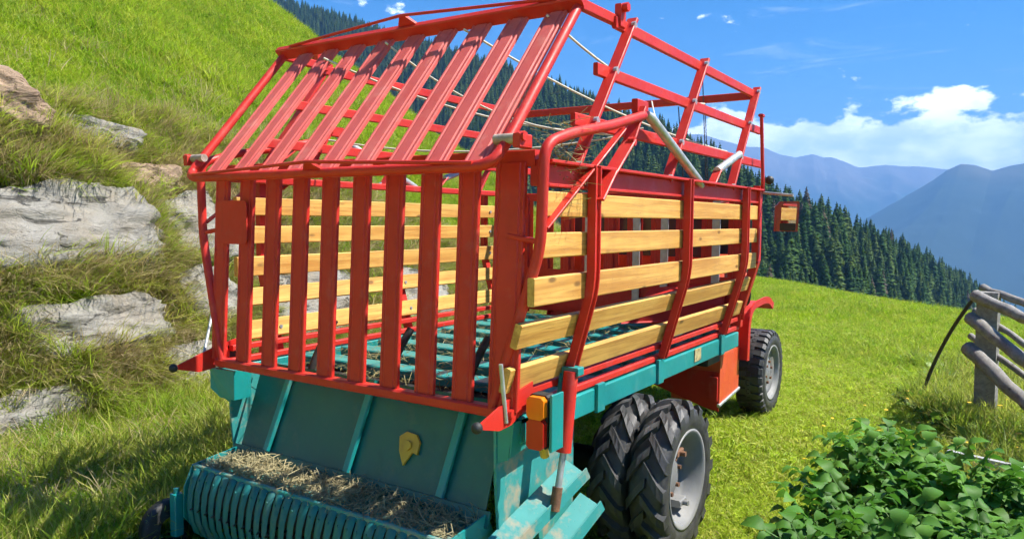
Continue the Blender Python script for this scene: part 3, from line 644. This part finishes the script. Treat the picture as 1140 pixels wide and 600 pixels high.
rock(5.20, .60, 1.3, .8, .45, 11, 'grey rock seen between the middle gate slats behind the side boards', tilt=.05)

# ------------------------------------------------------------------ scattered vegetation (geometry nodes)
PROTO = {}
def proto_coll(name, meshes):
    c = bpy.data.collections.new(name)
    for k, me in enumerate(meshes):
        o = bpy.data.objects.new(f'{name}_{k}', me); c.objects.link(o)
    PROTO[name] = len(meshes); return c
def scatter(name, coll, pts, rot, scl, label, cat):
    n = len(pts); me = bpy.data.meshes.new(name); me.vertices.add(n); me.vertices.foreach_set('co', np.asarray(pts, np.float32).ravel())
    for an, ty, dat in (('rot', 'FLOAT_VECTOR', rot), ('scl', 'FLOAT_VECTOR', scl)):
        a = me.attributes.new(an, ty, 'POINT'); a.data.foreach_set('vector', np.asarray(dat, np.float32).ravel())
    a = me.attributes.new('idx', 'INT', 'POINT'); a.data.foreach_set('value', rng.integers(0, PROTO[coll.name], n).astype(np.int32))
    ng = bpy.data.node_groups.new(name, 'GeometryNodeTree'); ng.interface.new_socket('Geometry', in_out='INPUT', socket_type='NodeSocketGeometry'); ng.interface.new_socket('Geometry', in_out='OUTPUT', socket_type='NodeSocketGeometry')
    N, L = ng.nodes, ng.links; gi, go = N.new('NodeGroupInput'), N.new('NodeGroupOutput'); ip = N.new('GeometryNodeInstanceOnPoints'); ci = N.new('GeometryNodeCollectionInfo')
    ci.inputs['Collection'].default_value = coll; ci.inputs['Separate Children'].default_value = True; ci.inputs['Reset Children'].default_value = True
    def at(nm, ty):
        a = N.new('GeometryNodeInputNamedAttribute'); a.data_type = ty; a.inputs[0].default_value = nm; return a.outputs[0]
    er = N.new('FunctionNodeEulerToRotation'); L.new(at('rot', 'FLOAT_VECTOR'), er.inputs[0])
    L.new(gi.outputs[0], ip.inputs['Points']); L.new(ci.outputs[0], ip.inputs['Instance']); ip.inputs['Pick Instance'].default_value = True
    L.new(at('idx', 'INT'), ip.inputs['Instance Index']); L.new(er.outputs[0], ip.inputs['Rotation']); L.new(at('scl', 'FLOAT_VECTOR'), ip.inputs['Scale']); L.new(ip.outputs[0], go.inputs[0])
    o = link(name, me); md = o.modifiers.new('scatter', 'NODES'); md.node_group = ng; tag(o, label, cat, kind='stuff'); return o
def blades(seed, n, hmin, hmax, wid, spread, bend, mat, name, lean=(0, 0), heads=0):
    r = random.Random(seed); vs = []; fs = []
    for k in range(n):
        a = r.uniform(0, 2*math.pi); rad = spread*math.sqrt(r.random()); bx, by = rad*math.cos(a), rad*math.sin(a)
        h = r.uniform(hmin, hmax); w = wid*r.uniform(.6, 1.3); da = r.uniform(0, 2*math.pi); be = bend*r.uniform(.3, 1.3)
        dx, dy = math.cos(da)*be + lean[0]*r.uniform(.5, 1.2), math.sin(da)*be + lean[1]; fa = r.uniform(0, math.pi); wx, wy = math.cos(fa)*w, math.sin(fa)*w
        o = len(vs)
        for t, wf in ((0, .7), (.35, 1), (.7, .75), (1, 0)):
            L_ = math.hypot(dx, dy); c = t*t; z = h*(t - .45*min(1.2, L_)*t*t); x = bx + dx*h*c; y = by + dy*h*c
            if wf: vs += [(x-wx*wf/2, y-wy*wf/2, z), (x+wx*wf/2, y+wy*wf/2, z)]
            else: vs.append((x, y, z))
        fs += [(o, o+1, o+3, o+2), (o+2, o+3, o+5, o+4), (o+4, o+5, o+6)]
    me = bpy.data.meshes.new(name); me.from_pydata(vs, [], fs); me.materials.append(mat); return me
GREEN = leafy('fresh_grass', [(.34, .49, .018), (.19, .36, .014), (.50, .51, .075)], .55, .5, .8)
MOWN = leafy('mown_grass', [(.40, .53, .030), (.32, .48, .024), (.52, .52, .10)], .55, .55, .7)
LONGG = leafy('long_grass', [(.27, .42, .024), (.37, .43, .05), (.44, .40, .10)], .55, .5, .9)
DRY = leafy('dry_grass', [(.48, .37, .18), (.38, .32, .13), (.56, .45, .26)], .4, .7, 1.2)
WEED = leafy('weed_leaves', [(.11, .22, .02), (.15, .26, .03), (.18, .28, .04)], .45, .45, 1)
c_lush = proto_coll('lush', [blades(s, 20, .10, .26, .010, .10, .85, GREEN, 'lush_tuft') for s in range(5)])
c_mown = proto_coll('mown', [blades(20+s, 26, .025, .07, .0075, .12, 1.15, MOWN, 'mown_tuft') for s in range(5)])
c_long = proto_coll('long', [blades(40+s, 22, .22, .50, .009, .08, .75, LONGG, 'long_tuft') for s in range(4)])
c_hang = proto_coll('hang', [blades(50+s, 24, .25, .50, .007, .09, .45, LONGG if s % 2 else DRY, 'hang_tuft', (1.0, 0)) for s in range(4)])
c_dry = proto_coll('dry', [blades(60+s, 22, .12, .34, .006, .10, .8, DRY, 'dry_tuft') for s in range(4)])
def weed(seed):
    r = random.Random(seed); vs = []; fs = []
    for k in range(9):
        a = r.uniform(0, 6.28); L_ = r.uniform(.08, .17); w = L_*.38; el = r.uniform(.2, .9); o = len(vs)
        for t, ww in ((0, .1), (.4, 1), (.75, .8), (1, .05)):
            x, z = L_*t*math.cos(el*t), L_*t*math.sin(el)*(1-.35*t) + .05*r.random()
            for s in (-.5, .5): vs.append((x*math.cos(a)-s*w*ww*math.sin(a), x*math.sin(a)+s*w*ww*math.cos(a), z))
        fs += [(o+i*2, o+i*2+1, o+i*2+3, o+i*2+2) for i in range(3)]
    me = bpy.data.meshes.new('weed'); me.from_pydata(vs, [], fs); me.materials.append(WEED); return me
c_weed = proto_coll('weed', [weed(s) for s in range(4)])
def flower(seed):
    b = MB(); r = random.Random(seed); h = r.uniform(.10, .2); b.tube([(0, 0, 0), (.01, .005, h)], .002, 4)
    b.add([(.016*math.cos(k*.628), .016*math.sin(k*.628), h+.004*(k % 2)) for k in range(10)], [tuple(range(10))], 1)
    return b.mesh('flower', [WEED, simple(f'yellow_petals_{seed}', (.75, .48, .01), .6, 0, .1, 5, 0)])
c_flow = proto_coll('flower', [flower(s) for s in range(2)])

def rocks_clear(P, grow=1.0):
    ok = np.ones(len(P), bool)
    for x, y, z, ly, lz, lean in ROCKS:
        ok &= ~((np.abs(P[:, 1]-y) < ly*.47*grow) & (np.abs(P[:, 2]-z) < lz*.42*grow))
    return ok
def sample(n, x0, x1, y0, y1, cond, d0, pw=1.3, margin=60):
    x = rng.uniform(x0, x1, n); y = rng.uniform(y0, y1, n); z = H(x, y); P = np.stack([x, y, z], -1)
    u, v, dp = project(P + np.array([0, 0, .1])); ok = (dp > .5) & (u > -margin) & (u < 1140+margin) & (v > -margin) & (v < 600+margin+80)
    ok &= cond(x, y, z) & (rng.random(n) < np.minimum(1, (d0/np.maximum(dp, .1))**pw)); return P[ok]
def orient(n, tilt=.25, yaw=None):
    r = rng.normal(0, tilt, (n, 3)); r[:, 2] = rng.uniform(0, 6.283, n) if yaw is None else yaw + rng.normal(0, .5, n); return r
def scl(n, a, b, P=None, sc=.8):
    s = rng.uniform(a, b, n)
    if P is not None: s *= .8 + .35*wav(P[:, 0], P[:, 1], sc, 3)
    return np.stack([s, s, s], -1)
top_d = lambda y: 1.75 - 1.15*sstep(y, 2.5, 8.5)
# hillside meadow above the bank
P = sample(420000, -26, -3.3, -1, 16, lambda x, y, z: bank_d(x, y) > top_d(y)-.25, 7.0, 1.15)
scatter('hillside_grass', c_lush, P, orient(len(P)), scl(len(P), .8, 1.35, P), 'bright green meadow grass covering the steep hillside', 'grass')
P = sample(60000, -16, -3.3, -1, 13, lambda x, y, z: (bank_d(x, y) > top_d(y)-.5) & (wav(x, y, .9, 5)+rng.normal(0, .45, len(x)) - .22*np.maximum(0, bank_d(x, y)-top_d(y)) > .35), 6, 1)
scatter('hillside_dry_grass', c_dry, P, orient(len(P)), scl(len(P), .7, 1.2), 'straw-coloured dry grass at the lower edge of the hillside', 'grass')
# bank face
P = sample(60000, -7, -3, -.6, 10, lambda x, y, z: (bank_d(x, y) > -.05) & (bank_d(x, y) < top_d(y)+.1), 6, 1); P = P[rocks_clear(P, .80)]
k = rng.random(len(P)); w = wav(P[:, 0], P[:, 1], 1.7, 2); hang = (k < .42); dr = (k >= .42) & (k < .72)
Q = P[hang]; scatter('hanging_grass', c_hang, Q, orient(len(Q), .2, 0.0), scl(len(Q), .6, 1.1, Q), 'long grass hanging down over the rocky bank', 'grass')
Q = P[dr]; scatter('bank_dry_grass', c_dry, Q, orient(len(Q), .4), scl(len(Q), .7, 1.3), 'tangled dry brown grass on the rocky bank', 'grass')
Q = P[~hang & ~dr & (w > -.2)]; scatter('bank_green_grass', c_lush, Q, orient(len(Q), .4), scl(len(Q), .7, 1.3), 'green grass tufts between the rocks of the bank', 'grass')
# strip left of the vehicle
P = sample(30000, -3.7, -.95, -1.6, 9, lambda x, y, z: bank_d(x, y) < .15, 5, 1); lw = wav(P[:, 0], P[:, 1], 1.5, 7) > -.25
Q = P[lw]; scatter('verge_long_grass', c_long, Q, orient(len(Q), .35), scl(len(Q), .35, .85), 'long lush grass on the verge left of the pick-up', 'grass')
scatter('verge_short_grass', c_lush, P, orient(len(P), .3), scl(len(P), .5, 1.0), 'short green grass on the verge between bank and vehicle', 'grass')
Q = P[rng.random(len(P)) < .16]; scatter('verge_dry_grass', c_dry, Q, orient(len(Q), .5), scl(len(Q), .6, 1.0), 'dry straw among the verge grass by the bank foot', 'grass')
Q = P[rng.random(len(P)) < .10]; scatter('verge_weeds', c_weed, Q, orient(len(Q), .2), scl(len(Q), .7, 1.2), 'broad-leaved weeds in the verge grass', 'weeds')
# mown meadow to the right and under the vehicle
P = sample(330000, -9, 6, -.5, 21, lambda x, y, z: (bank_d(x, y) < 0) & ~((np.abs(x) < .6) & (y > .2) & (y < 4.3) & (rng.random(len(x)) < .6)), 5.0, 1.15)
scatter('meadow_grass', c_mown, P, orient(len(P), .3), scl(len(P), .75, 1.25, P, 1.3), 'short mown yellow-green grass of the meadow right of the vehicle', 'grass')
Q = P[(rng.random(len(P)) < .10) & (wav(P[:, 0], P[:, 1], .9, 9) + rng.normal(0, .4, len(P)) > -.1)]; scatter('dry_clippings', c_dry, Q, orient(len(Q), .9), scl(len(Q), .15, .32), 'pale dry hay clippings lying in the mown meadow', 'clippings')
P = sample(60000, -9, 6, 6, 20, lambda x, y, z: (bank_d(x, y) < 0) & (.77*(x-1.5)+.63*(y-12) > -3.5), 9, 1)
scatter('crest_grass', c_lush, P, orient(len(P), .25), scl(len(P), .45, .9, P), 'taller bright grass along the crest of the meadow', 'grass')
P = sample(9000, 1.55, 4.5, 2.6, 7.5, lambda x, y, z: x > 2.05 - .25*(y-5)*(y > 5) + .25*np.sin(y*2.1), 5, 1)
scatter('fence_grass', c_long, P, orient(len(P), .3), scl(len(P), .3, .75), 'tall unmown grass growing around the wooden fence', 'grass')
Q = P[rng.random(len(P)) < .35]; scatter('fence_weeds', c_weed, Q, orient(len(Q), .2), scl(len(Q), .7, 1.3), 'leafy weeds under the fence rails', 'weeds')
P = sample(420, 1.3, 4.0, 2.8, 8, lambda x, y, z: rng.random(len(x)) < np.clip((x-1.2)*.45, 0, .8), 6, 1)
scatter('yellow_flowers', c_flow, P, orient(len(P), .15), scl(len(P), .7, 1.2), 'small yellow meadow flowers near the fence', 'flowers')

# hay on the pick-up tray and the bed floor
def strands(name, n, fn, label, seed):
    r = np.random.default_rng(seed); vs = []; fs = []
    for k in range(n):
        c, sp = fn(r); a = r.uniform(0, 6.283); L_ = r.uniform(.03, .13)*sp; el = r.normal(0, .3); d = np.array([math.cos(a)*math.cos(el), math.sin(a)*math.cos(el), math.sin(el)])*L_
        q = r.normal(0, .012, 3); w = np.array([-math.sin(a), math.cos(a), .4])*.0016; o = len(vs)
        for p in (c-d/2, c+q, c+d/2): vs += [tuple(p-w), tuple(p+w)]
        fs += [(o, o+1, o+3, o+2), (o+2, o+3, o+5, o+4)]
    o = link(name, fast_mesh(name, vs, fs, HAYM)); tag(o, label, 'hay', kind='stuff')
def on_tray(r):
    x = r.uniform(-.73, .73); y = r.uniform(.02, .27); z = .430 + abs(r.normal(0, .010))*(.4+y*4) + max(0, .008*math.sin(x*9)); return np.array([x, y, z]), 1
strands('hay_on_pickup', 2600, on_tray, 'cut hay and chaff lying on the teal pick-up tray', 3)
def on_floor(r):
    return np.array([r.uniform(-.78, .78), r.uniform(.45, 2.9), .845 + abs(r.normal(0, .008))]), 1
strands('hay_on_bed_floor', 1500, on_floor, 'loose hay strewn over the bed floor slats', 4)
def clump(r):
    return np.array([.955, .47, 1.80]) + r.normal(0, 1, 3)*np.array([.03, .06, .09]), 1.6
strands('hay_caught_on_rail', 160, clump, 'wisp of hay caught on the top rail beside the gate tube', 5)

# ------------------------------------------------------------------ spruces on the far slope
BARK = simple('spruce_bark', (.09, .06, .045), .9, 0, .3, 2, 0)
SPRUCE = leafy('spruce_needles', [(.050, .100, .024), (.032, .072, .020), (.088, .130, .034)], .2, .9, .02, .05)
def spruce_crown(seed, Ht=1.0):
    r = random.Random(seed); vs = []; fs = []; lv = 21
    for i in range(lv):
        t = i/(lv-1); z = .07 + .93*t; R_ = .20*(1-t)**.72 * (1.0 if t > .12 else .75) + .006; nb = max(5, int(13*(1-t)+5))
        for k in range(nb):
            a = 2*math.pi*(k+r.random()*.8)/nb + i*1.7; L_ = R_*r.uniform(.72, 1.22); dr = .045*(1-t)+.015; w = L_*.5 + .008; o = len(vs); zz = z + r.uniform(-.018, .018)
            ca, sa = math.cos(a), math.sin(a)
            vs += [(0, 0, zz+.01), (L_*.55*ca-w*sa, L_*.55*sa+w*ca, zz-dr*.6), (L_*ca, L_*sa, zz-dr*r.uniform(.7, 1.5)), (L_*.55*ca+w*sa, L_*.55*sa-w*ca, zz-dr*.6), (L_*.5*ca, L_*.5*sa, zz+.012)]
            fs += [(o, o+1, o+4), (o+1, o+2, o+4), (o+2, o+3, o+4), (o+3, o, o+4)]
    vs += [(0, 0, 1.03), (.006, 0, .95), (-.004, .005, .95)]; o = len(vs); fs.append((o-3, o-2, o-1))
    me = bpy.data.meshes.new('crown'); me.from_pydata(vs, [], fs); me.materials.append(SPRUCE); return me
crowns = [spruce_crown(s) for s in range(6)]
dead_crowns = [spruce_crown(s) for s in (31, 32)]
DEADM = leafy('dying_spruce_needles', [(.10, .075, .055), (.08, .065, .045), (.12, .10, .06)], .1, .8, .02, .1)
for me_ in dead_crowns: me_.materials[0] = DEADM
trunk = MB().tube([(0, 0, -.05), (0, 0, .45), (0, 0, .97)], [.014, .009, .002], 6).mesh('trunk', BARK)
def forest():
    nr, nc, _ = FG.shape; pts = []
    for i in range(4, 36):
        for j in range(nc-1):
            a, b, c = FG[i, j], FG[i, j+1], FG[min(i+1, nr-1), j]
            area = np.linalg.norm(np.cross(b-a, c-a)); n = rng.poisson(area/27.0)
            if n: f = rng.random((n, 2)); pts.append(a + f[:, :1]*(b-a) + f[:, 1:]*(c-a))
    P = np.concatenate(pts); hgt = 10 + 14*rng.beta(2, 2, len(P)); u, v, dp = project(P + np.array([0, 0, 1])*hgt[:, None])
    ok = (u > -80) & (u < 1230) & (v > -80) & (v < 420); P, hgt, u, v, dp = P[ok], hgt[ok], u[ok], v[ok], dp[ok]
    crest = np.interp(u, [0, 560, 845, 930, 990, 1045, 1140], [0, 190, 315, 320, 329, 340, 355])
    vis = (u > 585) & (u < 1138) & (v < crest-14)
    cand = np.where(vis)[0]; cand = cand[np.argsort(-(hgt/dp)[cand])]; near = cand[:280]; far = np.setdiff1d(np.arange(len(P)), near)
    for q in near:
        e = empty('spruce_tree', tuple(P[q]), (0, 0, rng.uniform(0, 6.28))); s = hgt[q]; wf_ = rng.uniform(.85, 1.3); e.scale = (s*wf_, s*wf_, s)
        tag(e, 'dark green spruce in the forest on the slope beyond the meadow crest', 'tree', 'spruces on the slope beyond the meadow')
        dead = rng.random() < .05
        if dead: e['label'] = 'thin grey-brown dying spruce among the green spruces beyond the meadow'
        link('crown', (dead_crowns if dead else crowns)[rng.integers(2 if dead else 6)], e); link('trunk', trunk, e)
    c = proto_coll('far_spruce', crowns); s = hgt[far]
    scatter('far_spruce_forest', c, P[far], orient(len(far), .02), np.stack([s, s, s], -1), 'dense dark spruce forest covering the mountain flank behind the vehicle', 'forest')
forest()

# ------------------------------------------------------------------ fence, bed edging, potato plants
FW = wood('weathered_grey_wood', (.27, .255, .235), (.18, .17, .155), (.09, .08, .07), 'y', .85)
FE = empty('pole_fence', (2.33, 4.85, 0)); tag(FE, 'weathered grey wooden pole fence with round rails at the right edge', 'fence')
def fpart(name, mb, parent=FE): return mb.build(name, FW, parent, (-2.33, -4.85, 0))
pz = float(H(2.33, 4.85))
pb = MB(); pb.prism([(2.26, 4.80, pz-.15), (2.40, 4.80, pz-.15), (2.42, 4.90, pz-.15), (2.28, 4.92, pz-.15)], (-.02, .02, 1.20)); fpart('post', pb)
p2 = MB(); p2.prism([(2.92, 3.62, -.15), (3.02, 3.62, -.15), (3.02, 3.72, -.15), (2.92, 3.72, -.15)], (0, 0, 1.15)); fpart('post', p2)
def pole(a, b, r, seed, bow):
    r_ = random.Random(seed); a, b = Vector(a), Vector(b); n = 10; pts = [a.lerp(b, k/n) + Vector((r_.uniform(-.006, .006), 0, bow*math.sin(math.pi*k/n)+r_.uniform(-.006, .006))) for k in range(n+1)]
    return MB().tube(pts, [r*(1.05-.25*k/n)*r_.uniform(.92, 1.08) for k in range(n+1)], 10)
# thick rails on the near (left) side of the post, thin ones behind it
for a, b, r, sd, bw in (((2.24, 4.85, 1.025), (2.96, 3.48, 0.85), 0.045, 1, -.01), ((2.27, 5.17, 1.07), (2.93, 3.93, 0.93), 0.03, 2, 0), ((2.21, 4.87, 0.85), (3.04, 3.43, 0.40), 0.048, 3, -.02),
                        ((2.23, 5.17, 0.885), (3.02, 3.97, 0.45), 0.026, 4, 0), ((2.2, 4.86, 0.605), (3.09, 3.42, 0.06), 0.055, 5, -.03), ((2.2, 5.17, 0.665), (3.04, 3.97, 0.22), 0.024, 6, 0)):
    fpart('rail', pole(a, b, r, sd, bw))
MB().tube(fillet([(2.22, 5.05, 1.0), (2.05, 5.28, .68), (1.90, 5.46, .28), (1.84, 5.52, .0)], .3, 6), .015, 8).build('brace_pole', simple('dark_stick', (.05, .042, .036), .8), FE, (-2.33, -4.85, 0))
ed = MB().prism([(2.16, 3.20, -.05), (3.3, 2.86, -.05), (3.3, 2.86, .20), (2.16, 3.20, .20)], (.01, .035, 0)); E_ = ed.build('garden_bed_edging', simple('grey_weathered_board', (.36, .37, .38), .75, 0, .25, 8)); tag(E_, 'grey board edging behind the potato plants in the right foreground', 'garden edging')
LEAF = leafy('potato_leaf', [(.05, .155, .014), (.068, .19, .018), (.11, .26, .026)], .36, .58, 1.5, .28)
STEM = simple('potato_stem', (.09, .14, .04), .6)
def potato_leaf(seed):
    r = random.Random(seed); vs = []; fs = []
    def leaflet(bx, bz, ang, L_, w, droop, roll):
        o = len(vs); ca, sa = math.cos(ang), math.sin(ang)
        prof = [(0, 0), (.2, .78), (.48, 1.0), (.8, .68), (1, 0)]
        for t, ww in prof:
            x = L_*t; z = bz + .02*math.sin(t*2.6) - droop*L_*t*t; mid = (bx+x*ca, x*sa, z)
            if ww == 0: vs.append(mid)
            else:
                e = w*ww; lift = e*.22
                vs.append((mid[0]-e*(-sa)*1.0, mid[1]-e*ca, z+lift*(1+roll))); vs.append(mid); vs.append((mid[0]+e*(-sa), mid[1]+e*ca, z+lift*(1-roll)))
        b = o; i1, i2, i3, tip = o+1, o+4, o+7, o+10
        fs.extend([(b, i1+1, i1), (b, i1+2, i1+1), (i1, i1+1, i2+1, i2), (i1+1, i1+2, i2+2, i2+1), (i2, i2+1, i3+1, i3), (i2+1, i2+2, i3+2, i3+1), (i3, i3+1, tip), (i3+1, i3+2, tip)])
    L0 = .16
    leaflet(L0, .03, 0, .085, .033, .45, r.uniform(-.4, .4))
    for f, s in ((.88, .86), (.55, .82), (.26, .6)):
        for sd in (1, -1): leaflet(L0*f, .02*f, sd*r.uniform(.9, 1.3), .078*s*r.uniform(.85, 1.15), .030*s, .5, r.uniform(-.5, .5))
    o = len(vs); vs.extend([(0, -.003, 0), (0, .003, 0), (L0, .002, .03), (L0, -.002, .03)]); fs.append((o, o+1, o+2, o+3))
    me = bpy.data.meshes.new('leaf'); me.from_pydata(vs, [], fs); me.materials.append(LEAF); me.polygons.foreach_set('use_smooth', [True]*len(fs)); return me
plv = [potato_leaf(s) for s in range(6)]
def potato(x, y, h, n, seed, label):
    r = random.Random(seed); e = empty('potato_plant', (x, y, float(H(x, y)))); tag(e, label, 'potato plant', 'potato plants in the right foreground')
    tops = []
    for k in range(4):
        a = r.uniform(0, 6.28); lean = r.uniform(.05, .22); hh = h*r.uniform(.8, 1.05); pts = [Vector((lean*math.cos(a)*t*t, lean*math.sin(a)*t*t, hh*t)) for t in (0, .35, .7, 1)]; tops.append(pts)
        MB().tube(pts, [.008, .007, .006, .003], 6).build('stem', STEM, e)
    for k in range(n):
        p = tops[k % 4]; f = .3 + .72*((k//4)+r.random())/(n/4); f = min(f, 1); i = min(2, int(f*3)); q = p[i].lerp(p[i+1], f*3-i)
        s = r.uniform(.85, 1.25)*(1.1 - .22*f); el = -.75*f + .15 + r.uniform(-.3, .2) if f > .85 else r.uniform(-.35, .15)
        link('leaf', plv[r.randrange(6)], e, tuple(q), (r.uniform(-.35, .35), el, r.uniform(0, 6.28)), s)
    fv = []; ff = []
    for k in range(44):
        p = tops[k % 4]; f = r.uniform(.2, 1.0); i = min(2, int(f*3)); q = p[i].lerp(p[i+1], f*3-i)
        Mx = Matrix.Translation(q) @ Matrix.Rotation(r.uniform(0, 6.28), 4, 'Z') @ Matrix.Rotation(r.uniform(-.6, .2), 4, 'Y') @ Matrix.Rotation(r.uniform(-.4, .4), 4, 'X') @ Matrix.Scale(r.uniform(.7, 1.15), 4)
        src = plv[r.randrange(6)]; o = len(fv); fv += [tuple(Mx @ v.co) for v in src.vertices]; ff += [tuple(i_+o for i_ in pl.vertices) for pl in src.polygons]
    me = bpy.data.meshes.new('inner_foliage'); me.from_pydata(fv, [], ff); me.materials.append(LEAF); me.polygons.foreach_set('use_smooth', [True]*len(ff)); link('inner_foliage', me, e)['kind'] = 'stuff'
def potato_rows():
    k = 0
    for rown, y0, xs, h0 in (('front', .80, (1.88, 2.16, 2.46), .42), ('second', 1.22, (1.80, 2.04, 2.30, 2.58), .45), ('third', 1.60, (1.85, 2.08, 2.34, 2.64), .50), ('back', 1.98, (1.93, 2.18, 2.48), .52)):
        for i, x in enumerate(xs):
            pos = ('leftmost', 'second from left', 'third from left', 'fourth from left')[i]
            potato(x, y0 + .05*math.sin(k*2.3), h0*(1.0 - .08*(i % 2) - (.12 if x > 2.4 else 0)), 21, 100+k, f'bushy potato plant, {pos} in the {rown} row of the leafy patch'); k += 1
potato_rows()
